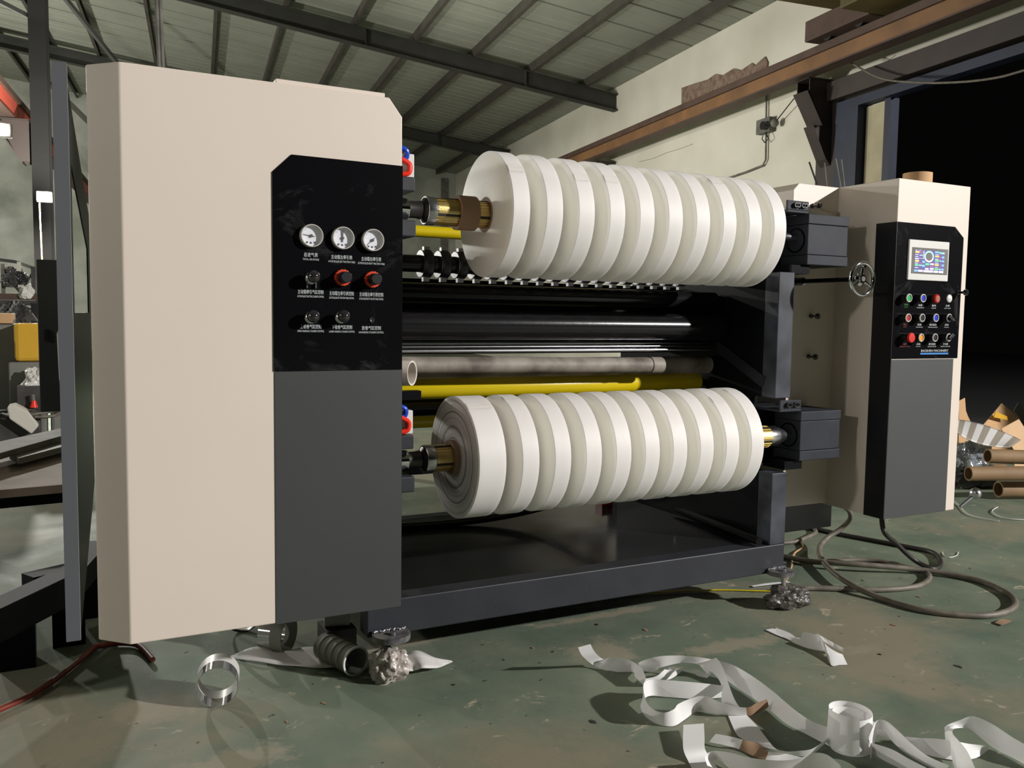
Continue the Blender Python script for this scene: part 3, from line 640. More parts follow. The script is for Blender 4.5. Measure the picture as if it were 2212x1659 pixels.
def roll(x, yc, zc, R, w, seed, lab, grp, ci=.0, core_out=0.0, face='paper_face'):
    rnd = random.Random(seed)
    o = thing('paper_roll', (x, yc, zc), lab, 'paper roll', grp)
    ri = .058
    prof = [(0, ri), (0, R-.002), (.0012, R), (w-.0012, R), (w, R-.002), (w, ri)]
    p = MB().lathe((0, 0, 0), (1, 0, 0), prof, 128, mi=[1, 0, 0, 0, 1]).build('paper_web', ['paper', face], smooth=True)
    p.parent = o
    c = MB().pipe((-core_out, 0, 0), (w+.001, 0, 0), .0578, .0445).build('core', 'core', smooth=True); c.parent = o
    if seed not in (20, 21, 22, 23, 27, 50, 51, 58, 59): return o
    # loose tail tucked down on the outside
    an = math.radians(rnd.uniform(95, 150)); n = 10; b = MB(); pr = None
    for k in range(n+1):
        t = k/n; r = R+.0005+.0003*t; aa = an-t*.16
        y, z = math.cos(aa)*r, math.sin(aa)*r
        pass
        cur = [b.b.verts.new((w*.04+(.2*w if k == n else 0)*rnd.random(), y, z)), b.b.verts.new((w*.93-(.25*w if k == n else 0)*rnd.random(), y, z+rnd.uniform(0, .001)))]
        if pr: b.b.faces.new([pr[0], pr[1], cur[1], cur[0]])
        pr = cur
    tl = b.build('loose_tail', 'paper_tail', solid=.0004); tl.parent = o
    return o
for i in range(10):
    lab = 'white slit paper roll on the upper shaft, %s from the left' % ORD[i] if i else 'white slit paper roll at the left end of the upper shaft, flat face visible'
    if i == 9: lab = 'white slit paper roll at the right end of the upper shaft'
    roll(.4231+.11915*i, .368, 1.470, .2048, .0596, 20+i, lab, 'upper row of slit paper rolls')
for i in range(10):
    w = .0611 if i else .0947
    lab = 'white slit paper roll on the lower shaft, %s from the left' % ORD[i] if i else 'wider wrinkled white paper roll at the left end of the lower shaft, layered face visible'
    if i == 9: lab = 'white slit paper roll at the right end of the lower shaft'
    roll(.4109+.11917*i-w, .3644, .670, .2019, w, 50+i, lab, 'lower row of slit paper rolls', core_out=(.016 if i == 0 else 0), face='paper_rings' if i == 0 else 'paper_face')

# ------------------------------------------------------------ rollers between the side plates
def roller(name, yc, zc, r, m, lab, x0=.03, x1=1.664, cat='roller', grp=None, end=None):
    e = .02
    o = thing(name, (x0, yc, zc), lab, cat, grp)
    MB().lathe((x0+e, yc, zc), (1, 0, 0), [(0, 0), (0, r*.93), (.004, r), (x1-x0-2*e-.004, r), (x1-x0-2*e, r*.93), (x1-x0-2*e, 0)], 64).build('barrel', m, o, smooth=True)
    MB().cyl((x0, yc, zc), (x0+e+.001, yc, zc), r*.35).build('journal', 'dark_steel', o, smooth=True)
    MB().cyl((x1-e-.001, yc, zc), (x1, yc, zc), r*.35).build('journal', 'dark_steel', o, smooth=True)
    return o
roller('rubber_roller', .66, 1.216, .036, 'black_rubber', 'slim glossy black roller just under the upper row of rolls', grp='black rollers')
roller('rubber_roller', .615, 1.104, .054, 'black_rubber', 'large glossy black roller with a bright streak, between the roll rows', grp='black rollers')
roller('rubber_roller', .86, 1.17, .075, 'black_rubber', 'black roller set back behind the large glossy black roller', grp='black rollers')
roller('guide_roller', .68, 1.036, .006, 'steel', 'topmost of the thin steel bars under the large black roller', grp='thin steel bars')
roller('guide_roller', .66, 1.024, .005, 'steel', 'middle one of the thin steel bars under the large black roller', grp='thin steel bars')
roller('guide_roller', .64, 1.010, .007, 'steel', 'lowest of the thin steel bars, just above the grey pipes', grp='thin steel bars')
tag(MB().box(.03, 1.664, .95, .99, .985, 1.28).build('black_cross_plate', 'black_paint'), 'black plate across the machine behind the black rollers', 'plate')
roller('yellow_roller', .755, .866, .040, 'yellow', 'bright yellow roller just above the lower row of rolls', grp='yellow rollers')
roller('yellow_roller', 1.10, 1.478, .024, 'yellow', 'yellow roller half hidden behind the upper left shaft', grp='yellow rollers')
roller('yellow_roller', 1.10, .70, .028, 'yellow', 'yellow roller half hidden behind the lower left shaft', grp='yellow rollers')
roller('rubber_roller', 1.02, .775, .045, 'black_rubber', 'black roller behind the lower row of rolls at left', grp='black rollers')
tag(MB().box(.05, .30, .62, .66, .84, .87).build('black_bracket', 'black_paint'), 'small black block below the yellow roller at left', 'bracket')
# pipes lying on the yellow roller
gp = thing('grey_pipe', (.2, .70, .97), 'long dirty grey pipe above the yellow roller, the further one', 'pipe', 'dirty pipes')
MB().pipe((.05, .70, .942), (1.655, .70, .942), .037, .034).build('tube', 'pvc', gp, smooth=True)
gp = thing('grey_pipe', (.2, .63, .95), 'dirty grey pipe with a collar at its right end, the nearer one', 'pipe', 'dirty pipes')
a = at(1465, 789, 1, .64)
MB().pipe((.10, .624, .963), (1.355, .630, .947), .0305, .028).build('tube', 'pvc', gp, smooth=True)
MB().pipe((1.295, .6297, .9478), (1.350, .6300, .9471), .0335, .0305).build('collar', 'pvc', gp, smooth=True)
MB().lathe((1.21, .6293, .9489), (1, .005, -.0128), [(0, .0308), (.012, .0325), (.03, .0308)], 40).build('joint', 'pvc', gp, smooth=True)
wp = thing('white_pipe', (.14, .3, .955), 'short white pipe end poking out past the gauge cabinet', 'pipe')
d = Vector((.72, -.69, 0)).normalized(); e = at(890, 806, 1, .36)
MB().pipe(e-d*.14, e, .038, .0345).build('tube', 'pvc_white', wp, smooth=True)
MB().pipe(e-d*.03, e+d*.001, .040, .0375).build('rim', 'pvc_white', wp, smooth=True)

# knife shaft with ring holders
ks = thing('knife_shaft', (.03, .62, 1.317), 'black slitting shaft with knife rings behind the upper rolls', 'shaft')
MB().cyl((.03, .62, 1.317), (1.664, .62, 1.317), .030).build('shaft', 'black_rubber', ks, smooth=True)
xs = at(921, 566, 1, .62).x; x2 = at(956, 567, 1, .62).x; st = x2-xs
k0 = None
for i in range(18):
    x = xs+i*.0655
    if x > 1.62: break
    lab = 'black slitting knife ring on the shaft, %s from the left' % (ORD+['eleventh', 'twelfth', 'thirteenth', 'fourteenth', 'fifteenth', 'sixteenth', 'seventeenth', 'eighteenth'])[i]
    if k0 is None:
        k0 = thing('slitting_knife', (x, .62, 1.317), lab, 'slitting knife', 'knife rings on the black shaft')
        def loc(o): o.parent = k0; return o
        loc(MB().lathe((-.018, 0, 0), (1, 0, 0), [(0, .031), (0, .044), (.010, .050), (.028, .050), (.034, .044), (.034, .031)], 40).build('holder', 'black_matte', smooth=True))
        loc(MB().lathe((-.024, 0, 0), (1, 0, 0), [(0, .030), (0, .047), (.002, .049), (.004, .030)], 40).build('blade', 'dull_steel', smooth=True))
        loc(MB().box(-.012, .010, -.008, .010, .046, .060).build('clamp_screw', 'dull_steel'))
        loc(MB().box(-.016, .006, -.014, .004, -.062, -.046).build('lower_clip', 'dull_steel'))
    else: dup(k0, (x, .62, 1.317), lab)

# ============================================================ right operator cabinet
XR, YR, WR, YS = 2.1687, .1836, .4432, .4875
rc = thing('operator_cabinet', (2.4, .5, ZB), 'beige operator cabinet with touch screen and buttons on black panel, right side', 'cabinet')
b = MB(); b.prism([(XR, YR, ZB), (XR+WR, YR, ZB), (XR+WR, 1.0, ZB), (XR, 1.0, ZB)], (0, 0, ZT-ZB)); b.build('body', 'beige', rc, bevel=.003)
b = MB(); q = .03
b.prism([(1.905, YS, ZB+.01), (XR+.05, YS, ZB+.01), (XR+.05, YS, ZT-.001), (1.905+q, YS, ZT-.001), (1.905, YS, ZT-q)], (0, .62, 0)); rear = b.build('rear_body', 'beige', rc, bevel=.002)
MB().prism([(1.76, .80, 1.36), (1.905, .80, 1.36), (1.905, .80, 1.70), (1.79, .80, 1.62)], (0, .25, 0)).build('rear_shoulder', 'beige', rc, bevel=.002)
P1 = lambda x, y, yy=YR: at(x, y, 1, yy)
zs1 = P1(1990, 774.5).z
xr1 = P1(2078, 560).x; xr2 = P1(2060, 1000).x
cz = P1(1941, 479).z; c1 = P1(2062, 489); c2_ = P1(2078, 514)
rp = MB().prism([(XR-.001, YR-.0035, zs1), (xr1, YR-.0035, zs1), (xr1, YR-.0035, c2_.z), (c1.x, YR-.0035, cz), (XR-.001, YR-.0035, cz)], (0, .005, 0)).build('black_panel', 'black_gloss', rc, bevel=.001)
MB().box(XR-.001, P1(2052, 900).x, YR-.0025, YR+.002, ZB-.001, zs1-.003).build('grey_lower_panel', 'grey_paint', rc, bevel=.001)
MB().box(XR-.0035, XR+.001, YR-.003, YR+.098, ZB-.001, cz).build('black_side_strip', 'black_matte', rc)
# touch screen
A_ = P1(1965.5, 516.5, YR-.012); B_ = P1(2052, 521, YR-.012); C_ = P1(2050, 608.5, YR-.012)
hx0, hx1 = A_.x, B_.x; hz1, hz0 = A_.z, C_.z
yh = YR-.012
scr = MB().box(hx0, hx1, yh, YR-.003, hz0, hz1).build('touch_screen', 'white_plastic', rp, bevel=.003)
sw = hx1-hx0; sh = hz1-hz0
MB().box(hx0+.07*sw, hx1-.035*sw, yh-.0012, yh, hz0+.165*sh, hz1-.19*sh).build('bezel', 'junk_grey', scr)
dx0, dx1, dz0, dz1 = hx0+.125*sw, hx1-.125*sw, hz0+.205*sh, hz1-.245*sh
for nm, c in dict(scr_bg=(.10, .08, .30), scr_y=(1, .72, .15), scr_g=(.15, .8, .3), scr_b=(.22, .55, 1), scr_w=(.85, .80, 1), scr_r=(.40, .12, .25), scr_t=(.45, .95, .80), scr_d=(.12, .12, .10)).items():
    M[nm] = mat(nm.replace('scr_', 'screen_light_'), (0, 0, 0), .5, emit=c, estr=1.15)
disp = MB().box(dx0, dx1, yh-.0018, yh-.0012, dz0, dz1).build('display', 'scr_bg', scr)
# screen layout: x, y as fractions of the display, from its top left
def D(items, m, name):
    b = MB()
    for (x0, y0_, x1, y1_) in items: b.box(dx0+x0*(dx1-dx0), dx0+x1*(dx1-dx0), yh-.0021, yh-.0018, dz1-y1_*(dz1-dz0), dz1-y0_*(dz1-dz0))
    b.build(name, m, scr)
D([(.02, .06, .15, .15), (.02, .46, .15, .55), (.68, .22, .81, .29), (.68, .60, .81, .68)], 'scr_y', 'yellow_field')
D([(.02, .65, .14, .73), (.37, .58, .49, .68), (.68, .41, .80, .49), (.68, .79, .80, .87), (.82, .04, .89, .13)], 'scr_g', 'green_field')
D([(.26, .48, .35, .58), (.26, .66, .35, .76), (.91, .23, .99, .33), (.91, .41, .99, .50), (.91, .60, .99, .70), (.91, .79, .99, .87), (.67, .02, .81, .10), (.0, .90, .11, .99)], 'scr_b', 'blue_field')
D([(.13, .90, .29, .99), (.31, .90, .63, 1.0), (.65, .90, .80, 1.0), (.82, .90, .98, 1.0), (.02, .21, .12, .24), (.02, .30, .12, .33), (.02, .59, .12, .62), (.02, .79, .13, .82), (.68, .36, .79, .39), (.68, .74, .79, .76), (.52, .58, .65, .65), (.52, .79, .65, .87), (.36, .80, .48, .88), (.29, .03, .31, .38), (.01, .375, .31, .39), (.02, .01, .08, .03), (.14, .01, .2, .03), (.68, .16, .80, .19), (.68, .54, .80, .57), (.02, .40, .13, .43)], 'scr_w', 'white_field')
D([(.17, .08, .28, .15), (.16, .59, .25, .63), (.82, .24, .89, .30), (.82, .36, .89, .40), (.82, .61, .89, .65), (.82, .74, .89, .78), (.52, .69, .65, .76)], 'scr_r', 'dark_red_field')
D([(.16, .22, .27, .26), (.82, .43, .89, .47), (.82, .81, .89, .86), (.16, .67, .25, .72), (.90, .05, .99, .13)], 'scr_t', 'teal_field')
gx, gz = dx0+.475*(dx1-dx0), dz1-.28*(dz1-dz0)
def el(ra, rb, y, m, nm, a0=0, a1=2*math.pi, ri=None):
    b = MB(); n = 40; P_ = []
    for i in range(n+1):
        t = a0+(a1-a0)*i/n
        P_.append((b.b.verts.new((gx+ra*math.cos(t), y, gz+rb*math.sin(t))), b.b.verts.new((gx+(ri or 0)*ra*math.cos(t), y, gz+(ri or 0)*rb*math.sin(t)))))
    for i in range(n): b.b.faces.new([P_[i][0], P_[i+1][0], P_[i+1][1], P_[i][1]])
    b.build(nm, m, scr)
ra, rb = .16*(dx1-dx0), .26*(dz1-dz0)
el(ra*.75, rb*.75, yh-.0023, 'scr_d', 'dial_centre', ri=.01); el(ra, rb, yh-.0024, 'scr_t', 'dial_ring', ri=.72)
el(ra, rb, yh-.0025, 'scr_w', 'dial_ring_low', math.radians(200), math.radians(340), .72)
MB().bar((gx-.008, yh-.0026, gz-.009), (gx, yh-.0026, gz), .0012, .0004).build('dial_needle', 'scr_r', scr)
# push buttons, each standing out of the panel
def button(px, py, kind, m):
    L = .034; c = P1(px, py, YR-L); x, z = c.x, c.z; y = YR-.0035
    base = MB().lathe((x, y, z), (0, -1, 0), [(0, 0), (0, .0175), (.016, .0175), (.018, .0160), (L-.004, .0160)], 32).build('push_button' if kind in ('flat', 'ring') else 'selector_switch' if kind == 'sel' else 'push_button', 'black_matte', rp, smooth=True)
    if kind in ('flat', 'sel'):
        MB().lathe((x, YR-L+.001, z), (0, -1, 0), [(0, .0130), (0, .0172), (.003, .0172), (.0042, .0158), (.0042, .0135), (.002, .0130)], 32).build('bezel', 'satin', base, smooth=True)
        MB().lathe((x, YR-L+.002, z), (0, -1, 0), [(0, 0), (0, .0134), (.002, .0134), (.0024, 0)], 32).build('cap', m, base, smooth=True)
        if kind == 'sel':
            a = math.radians(40 if py < 700 else -40); d = Vector((math.cos(a), 0, -math.sin(a)))
            MB().bar(Vector((x, YR-L-.010, z))-d*.010, Vector((x, YR-L-.010, z))+d*.019, .006, .014).build('lever', 'black_matte', base, bevel=.001)
            MB().bar(Vector((x, YR-L-.0172, z))+d*.004, Vector((x, YR-L-.0172, z))+d*.0185, .0022, .0004).build('pointer_mark', 'white_plastic', base)
    if kind == 'mush':
        MB().lathe((x, YR-L+.004, z), (0, -1, 0), [(0, .010), (.004, .012), (.006, .020), (.012, .0205), (.015, .018), (.016, 0)], 36).build('mushroom_head', m, base, smooth=True)
    if kind == 'buzz':
        MB().lathe((x, YR-L+.010, z), (0, -1, 0), [(0, .0160), (0, .0185), (.010, .0185), (.013, .015), (.013, 0)], 36).build('buzzer_head', m, base, smooth=True)
        MB().lathe((x, YR-L-.0035, z), (0, -1, 0), [(0, .009), (.0006, .009), (.0006, .011), (0, .011)], 28, closed=True).build('ring_mark', 'kraft', base)
        MB().cyl((x, YR-L-.003, z-.003), (x, YR-L-.0042, z-.003), .0035, n=16).cyl((x, YR-L-.003, z+.004), (x, YR-L-.0042, z+.004), .0035, n=16).build('sound_hole', 'kraft', base)
    if kind == 'lamp':
        MB().lathe((x, YR-.012, z), (0, -1, 0), [(0, .0165), (.004, .0165), (.010, .012), (.013, 0)], 32).build('lamp_cap', m, base, smooth=True)
    return base
SX = lambda u: 1920+u*.09645
SY = lambda v: 620+v*.09645
button(SX(452), SY(245), 'flat', 'green_btn'); button(SX(768), SY(250), 'flat', 'blue_paint'); button(SX(1083), SY(262), 'buzz', 'red_btn')
c = P1(SX(1330), SY(258)); MB().lathe((c.x, YR-.0035, c.z), (0, -1, 0), [(0, 0), (0, .017), (.003, .0165), (.006, .012), (.0075, 0)], 32).build('indicator_lamp', 'white_plastic', rp, smooth=True)
button(SX(433), SY(690), 'flat', 'red_btn'); button(SX(745), SY(690), 'flat', 'black_matte'); button(SX(1053), SY(690), 'flat', 'blue_paint'); button(SX(1350), SY(690), 'sel', 'black_matte')
button(SX(470), SY(1135), 'mush', 'red_bright'); button(SX(723), SY(1133), 'flat', 'yellow_btn'); button(SX(1033), SY(1133), 'flat', 'black_matte'); button(SX(1340), SY(1130), 'sel', 'black_matte')
def cap2(u, v, cn, en, wc, we, m='text'):
    c = P1(SX(u), SY(v)); s = abs(P1(SX(u+50), SY(v)).x-P1(SX(u-50), SY(v)).x)/100
    text([(cn, wc*s, .0085, 0), (en, we*s, .0040, -.0082)], c.x, c.z, 0, 0, YR-.0042, m, rp)
cap2(370, 415, '启动', 'START', 85, 80, 'text_green'); cap2(685, 430, '加速', 'ACCELERATE', 90, 160); cap2(990, 440, '蜂鸣', 'BUZZER', 90, 100); cap2(1297, 445, '灯带', 'LIGHT STRIP', 85, 145)
cap2(345, 860, '停止', 'STOP', 80, 70, 'text_red'); cap2(663, 865, '减速', 'SLOWDOWN', 90, 150); cap2(968, 868, '收料直径', 'REWIND DIAMETER', 160, 210); cap2(1272, 868, '点动', 'CLUTCH', 85, 100)
cap2(340, 1300, '急停', 'EMERGENCY STOP', 70, 225, 'text_red'); cap2(640, 1300, '点动', 'JOGGING', 85, 105); cap2(948, 1300, '放料直径', 'DIAMETER', 155, 185); cap2(1250, 1298, '计长器', 'LENGTH COUNTER', 110, 215)
c = P1(SX(1010), SY(1450)); s_ = abs(P1(SX(1060), SY(1450)).x-P1(SX(960), SY(1450)).x)/100
text([('BAOSHEN MACHINERY', 610*s_, .0095, 0)], c.x, c.z, 0, 0, YR-.0042, 'text', rp, 'maker_name')
c = P1(SX(1003), SY(1490)); MB().box(c.x-312*s_, c.x+312*s_, YR-.0042, YR-.0035, c.z-.0035, c.z+.0035).build('blue_stripe', 'bar_blue', rp)
def knob(c, parent):
    x, y, z = c
    o = MB().lathe((x, y, z), (0, -1, 0), [(0, 0), (0, .010), (.005, .010), (.008, .005), (.026, .005), (.030, .0085), (.036, .013), (.044, .013), (.048, .009), (.049, 0)], 28).build('knob', 'black_ball', parent, smooth=True)
knob((*P1(2068, 632)[:2], P1(2068, 632).z), rc)
for (x, y) in ((1754, 445), (1751, 683), (1746, 770)):
    c = at(x, y, 1, YS); knob((c.x, YS, c.z), rear)
# hand wheel on its long shaft
hw = thing('hand_wheel', (1.945, .2, 1.25), 'chrome hand wheel on a long black shaft beside the operator cabinet', 'hand wheel')
xw = 1.93; e = at(1853, 603, 0, xw)
st_ = Vector((xw, YS, e.z)); en = Vector((xw, e.y-.005, e.z))
MB().cyl(st_, en, .009).build('shaft', 'black_gloss', hw, smooth=True)
MB().cyl(st_, st_-Vector((0, .05, 0)), .016).build('shaft_collar', 'black_matte', hw, smooth=True)
wc = Vector((xw, e.y-.02, e.z)); R_ = .062
MB().tube([wc+Vector((math.cos(t*math.pi/24)*R_, 0, math.sin(t*math.pi/24)*R_)) for t in range(48)], .0075, 12, closed=True).build('rim', 'chrome', hw, smooth=True)
hub = MB().lathe(wc+Vector((0, .02, 0)), (0, -1, 0), [(0, 0), (0, .016), (.006, .027), (.014, .027), (.020, .018), (.026, .016), (.026, 0)], 32).build('hub', 'chrome', hw, smooth=True)
b = MB()
for k in range(3):
    an = math.radians(90+120*k); b.tube([wc+Vector((math.cos(an)*.014, .006, math.sin(an)*.014)), wc+Vector((math.cos(an)*.058, 0, math.sin(an)*.058))], [.008, .005], 10)
b.build('spoke', 'chrome', hw, smooth=True)
MB().lathe(wc+Vector((0, -.007, 0)), (0, -1, 0), [(0, 0), (0, .010), (.001, .010), (.001, 0)], 24).build('hub_cap', 'junk_grey', hub)
MB().cyl(wc+Vector((-.02, -.006, .046)), wc+Vector((-.02, -.030, .046)), .006, n=16).build('crank_grip', 'chrome', hw, smooth=True)
# plinth behind/below
MB().box(1.84, 2.33, .60, .95, .185, .325).build('black_plinth', 'black_matte', rc, bevel=.003)
# things on top of the operator cabinet
c = at(1982, 381, 1, .36)
tag(MB().pipe((c.x, .36, ZT), (c.x, .36, ZT+.070), .060, .053).build('cardboard_core', 'kraft', smooth=True), 'short tan cardboard core standing on top of the operator cabinet', 'cardboard core')
for k, (x0, y0_, x1, y1_, r, m) in enumerate(((1776, 395, 1748, 350, .004, 'black_matte'), (1790, 396, 1781, 352, .003, 'junk_grey'), (1822, 398, 1805, 343, .004, 'junk_grey'), (1829, 398, 1817, 345, .004, 'junk_grey'))):
    p0 = at(x0, y0_, 1, .75); p1 = at(x1, y1_, 1, .80); p0.z = ZT
    tag(MB().tube([p0, p1], r, 8).build('metal_rod', m), ['black tipped rod leaning up behind the operator cabinet top, leftmost', 'thin grey rod right of the black tipped rod on the cabinet', 'grey rod standing on the cabinet top by the brown column', 'rightmost grey rod standing on the operator cabinet top'][k], 'rod', 'rods on the operator cabinet')

# ============================================================ things on the floor
Fl = lambda x, y, z=0.0: at(x, y, 2, z)
C5 = lambda u, v, z=.012: Fl(1600+.3617*u, 780+.3617*v, z)
def cable(name, pts, r, m, lab, cat='cable', grp=None, k=8):
    return tag(MB().tube(spline(pts, k), r, 12).build(name, m, smooth=True), lab, cat, grp)
q0 = at(1903, 1112, 1, .55)
cable('power_cable', [(q0.x, q0.y, .323), C5(850, 1000, .22), C5(930, 1090, .13), C5(1040, 1190, .04), C5(1150, 1240), C5(1195, 1205), C5(1150, 1145), C5(1000, 1110), C5(760, 1065), C5(600, 1035), C5(450, 1003), C5(300, 985)], .011, 'cable_dark',
      'dark cable dropping from the operator cabinet and curving back behind it', grp='cables on the floor')
cable('power_cable', [C5(560, 840, .30), C5(640, 885, .22), C5(655, 940, .16), C5(600, 1000, .10), C5(500, 1070, .05), C5(468, 1140, .035), C5(520, 1230, .03), C5(650, 1330, .03), C5(850, 1420), C5(1100, 1490), C5(1400, 1520), C5(1560, 1505), C5(1640, 1455),
      C5(1590, 1385), C5(1400, 1305), C5(1100, 1250, .02), C5(800, 1222, .035), C5(560, 1205, .035), C5(400, 1195, .02), C5(250, 1165)], .0125, 'cable',
      'thick grey cable making the widest loop on the floor at right', grp='cables on the floor')
cable('power_cable', [C5(230, 1360), C5(420, 1356), C5(600, 1360), C5(850, 1365), C5(1050, 1345), C5(1125, 1300), C5(1105, 1262), C5(1000, 1232), C5(850, 1200), C5(700, 1188, .012), C5(520, 1196, .012)], .0115, 'cable',
      'grey cable making the smaller loop near the lumpy bag', grp='cables on the floor')
cable('power_cable', [C5(130, 1085), C5(300, 1082), C5(400, 1050), C5(450, 1020), C5(420, 985)], .010, 'cable', 'short grey cable end beside the foot of the frame', grp='cables on the floor')
cable('yellow_wire', [C5(-800, 1395, .006), C5(-200, 1368, .006), C5(100, 1372, .006), C5(250, 1378, .006), C5(340, 1380, .006)], .003, 'yellow', 'thin yellow wire lying under the front beam', 'wire')
cable('striped_wire', [C5(200, 1390, .006), C5(260, 1330, .006), C5(300, 1240, .006), C5(320, 1150, .01), C5(375, 1110, .01), C5(340, 1075, .006), C5(260, 1085, .006)], .004, 'kraft', 'thin tan wire twisting beside the right levelling foot', 'wire')
cable('white_wire', [C5(1205, 1140, .004), C5(1215, 1162, .004), C5(1250, 1172, .004), C5(1290, 1160, .004), C5(1300, 1140, .004)], .0022, 'white_plastic', 'short curved white wire offcut on the floor right of the cables', 'wire offcut')
C7 = lambda u, v, z=.008: Fl(2020+.2049*u, 840+.2049*v, z)
cable('white_wire', [C7(150, 1160), C7(240, 1215), C7(330, 1310), C7(480, 1360), C7(680, 1395)], .003, 'white_plastic', 'thin pale wire on the floor behind the operator cabinet', 'wire', 'pale wires by the tubes')
cable('white_wire', [C7(660, 1245), C7(600, 1290), C7(680, 1345), C7(800, 1370), C7(940, 1380)], .003, 'white_plastic', 'thin pale curled wire in front of the cardboard tubes', 'wire', 'pale wires by the tubes')
cable('red_hose', [Fl(-60, 1560, .012), Fl(0, 1532, .012), Fl(70, 1500, .012), Fl(130, 1460, .012), Fl(180, 1420, .012), Fl(215, 1395, .012), Fl(290, 1391, .012), Fl(330, 1425, .012)], .009, 'red_hose', 'dull red hose on the floor at the lower left', 'hose')

# bubble-wrapped lumps under the feet
def lump(c, sx, sy, sz, seed, lab, rot=0, m='bubble'):
    b = MB(); bmesh.ops.create_icosphere(b.b, subdivisions=5, radius=1)
    for v in b.b.verts:
        n = v.co.normalized(); f = 1+.30*noise.noise(n*1.7+Vector((seed, 0, 0)))+.14*noise.noise(n*5+Vector((seed, 3, 0)))+.05*noise.noise(n*16+Vector((0, seed, 0)))
        p = Vector((n.x*f*sx, n.y*f*sy, n.z*f*sz)); p.z = max(p.z, -sz*.72)
        p = Matrix.Rotation(rot, 4, 'Z') @ p; v.co = p+Vector(c)+Vector((0, 0, sz*.72))
    return tag(b.build('bubble_wrap_bundle', m, smooth=True), lab, 'bubble wrap', 'bubble wrap bundles under the machine feet')
c = Fl(838, 1464); lump((c.x, c.y-.01, .0), .062, .055, .064, 1.3, 'tall crumpled bubble wrap bundle under the left foot of the frame')
c = Fl(1700, 1303); lump((1.715, .245, .0), .095, .052, .050, 4.1, 'flat dark bubble wrap bundle under the right foot of the frame', -.15, 'bubble_dark')

# paper sheet under the left cabinet
C8 = lambda u, v, z=.004: Fl(400+.2712*u, 1280+.2712*v, z)
sheet = [(350, 515, .004), (560, 440, .03), (760, 470, .012), (1000, 440, .012), (1250, 470, .02), (1500, 520, .03), (1720, 500, .045), (1850, 470, .06), (2000, 520, .03), (2130, 555, .006)]
front = [(350, 522, .002), (520, 550, .004), (700, 570, .008), (850, 590, .008), (1050, 605, .006), (1250, 590, .010), (1450, 610, .006), (1740, 625, .02), (1840, 628, .016), (1900, 605, .03), (2030, 600, .012), (2130, 556, .006)]
b = MB(); n = 28
A = spline([C8(*p) for p in sheet], 6); Bq = spline([C8(*p) for p in front], 6)
def samp(L, t): k = t*(len(L)-1); i = int(min(k, len(L)-2)); return L[i].lerp(L[i+1], k-i)
g = [[b.b.verts.new(samp(A, i/48).lerp(samp(Bq, i/48), j/5)+Vector((0, 0, .004*math.sin(j*1.3+i*.3)**2))) for j in range(6)] for i in range(49)]
for i in range(48):
    for j in range(5): b.b.faces.new([g[i][j], g[i+1][j], g[i+1][j+1], g[i][j+1]])
tag(b.build('paper_sheet', 'paper', smooth=True, solid=.001), 'crumpled white paper sheet under the left cabinet and bubble wrap', 'paper sheet')

# tape rings and roll remnants under the cabinet
def ring(p, ax, r, w, lab, m='ring_clear', rim='white_plastic', name='film_ring', cat='film ring', th=.003):
    o = thing(name, p, lab, cat, 'leftover rings under the left cabinet')
    ax = Vector(ax).normalized(); p = Vector(p)
    MB().pipe(p-ax*w/2, p+ax*w*.0, r, r-th, 56).build('glossy_half', m, o, smooth=True)
    MB().pipe(p+ax*w*.0, p+ax*w/2, r+.0005, r-th, 56).build('white_half', rim, o, smooth=True)
    return o
M['ring_clear'] = mat('glossy_film', (.55, .55, .55), .07, .85)
c = Fl(470, 1508); R_ = .059
ring((c.x, c.y-.01, R_), Vector((.20, 1, 0)), R_, .11, 'shiny film ring with a white band on the floor in front of the cabinets')
c = Fl(604, 1413); ring((c.x, c.y+.03, .062), Vector((.72, -.60, -.02)), .060, .085, 'grey and white film ring lying on the paper sheet', 'ring_clear', 'grey_cloth')
c = Fl(555, 1395, .0); ring((c.x-.02, c.y+.16, .075), Vector((.35, 1, 0)), .072, .03, 'thin black and white ring leaning behind the film ring on the sheet', 'black_gloss', 'white_plastic')
d = Vector((.30, -.95, 0)).normalized(); e = Fl(768, 1430, .045); e.z = .048
o = thing('spiral_tube', e, 'grey ribbed tube with an open end, under the cabinet beside the bubble wrap', 'tube')
prof = []
for k in range(40): prof.append((k*.0045, .044 if k % 8 < 6 else .0465))
pr = prof+[(prof[-1][0], .040), (0, .040)]
MB().lathe(e-d*.175, d, pr, 48, closed=True).build('tube_wall', 'grey_cloth', o, smooth=True)
MB().pipe(e-d*.002, e+d*.004, .0475, .0415).build('clear_rim', 'white_plastic', o, smooth=True)
c = Fl(735, 1372, .1); tag(MB().pipe((c.x-.02, c.y+.12, .17), (c.x+.06, c.y+.10, .17), .075, .05).build('tape_roll', 'grey_cloth', smooth=True), 'grey tape roll standing behind the ribbed tube under the cabinet', 'tape roll')
tag(MB().box(c.x-.03, c.x+.07, c.y+.05, c.y+.17, 0, .096).build('timber_block', 'junk_dark'), 'dark block under the grey tape roll', 'block')

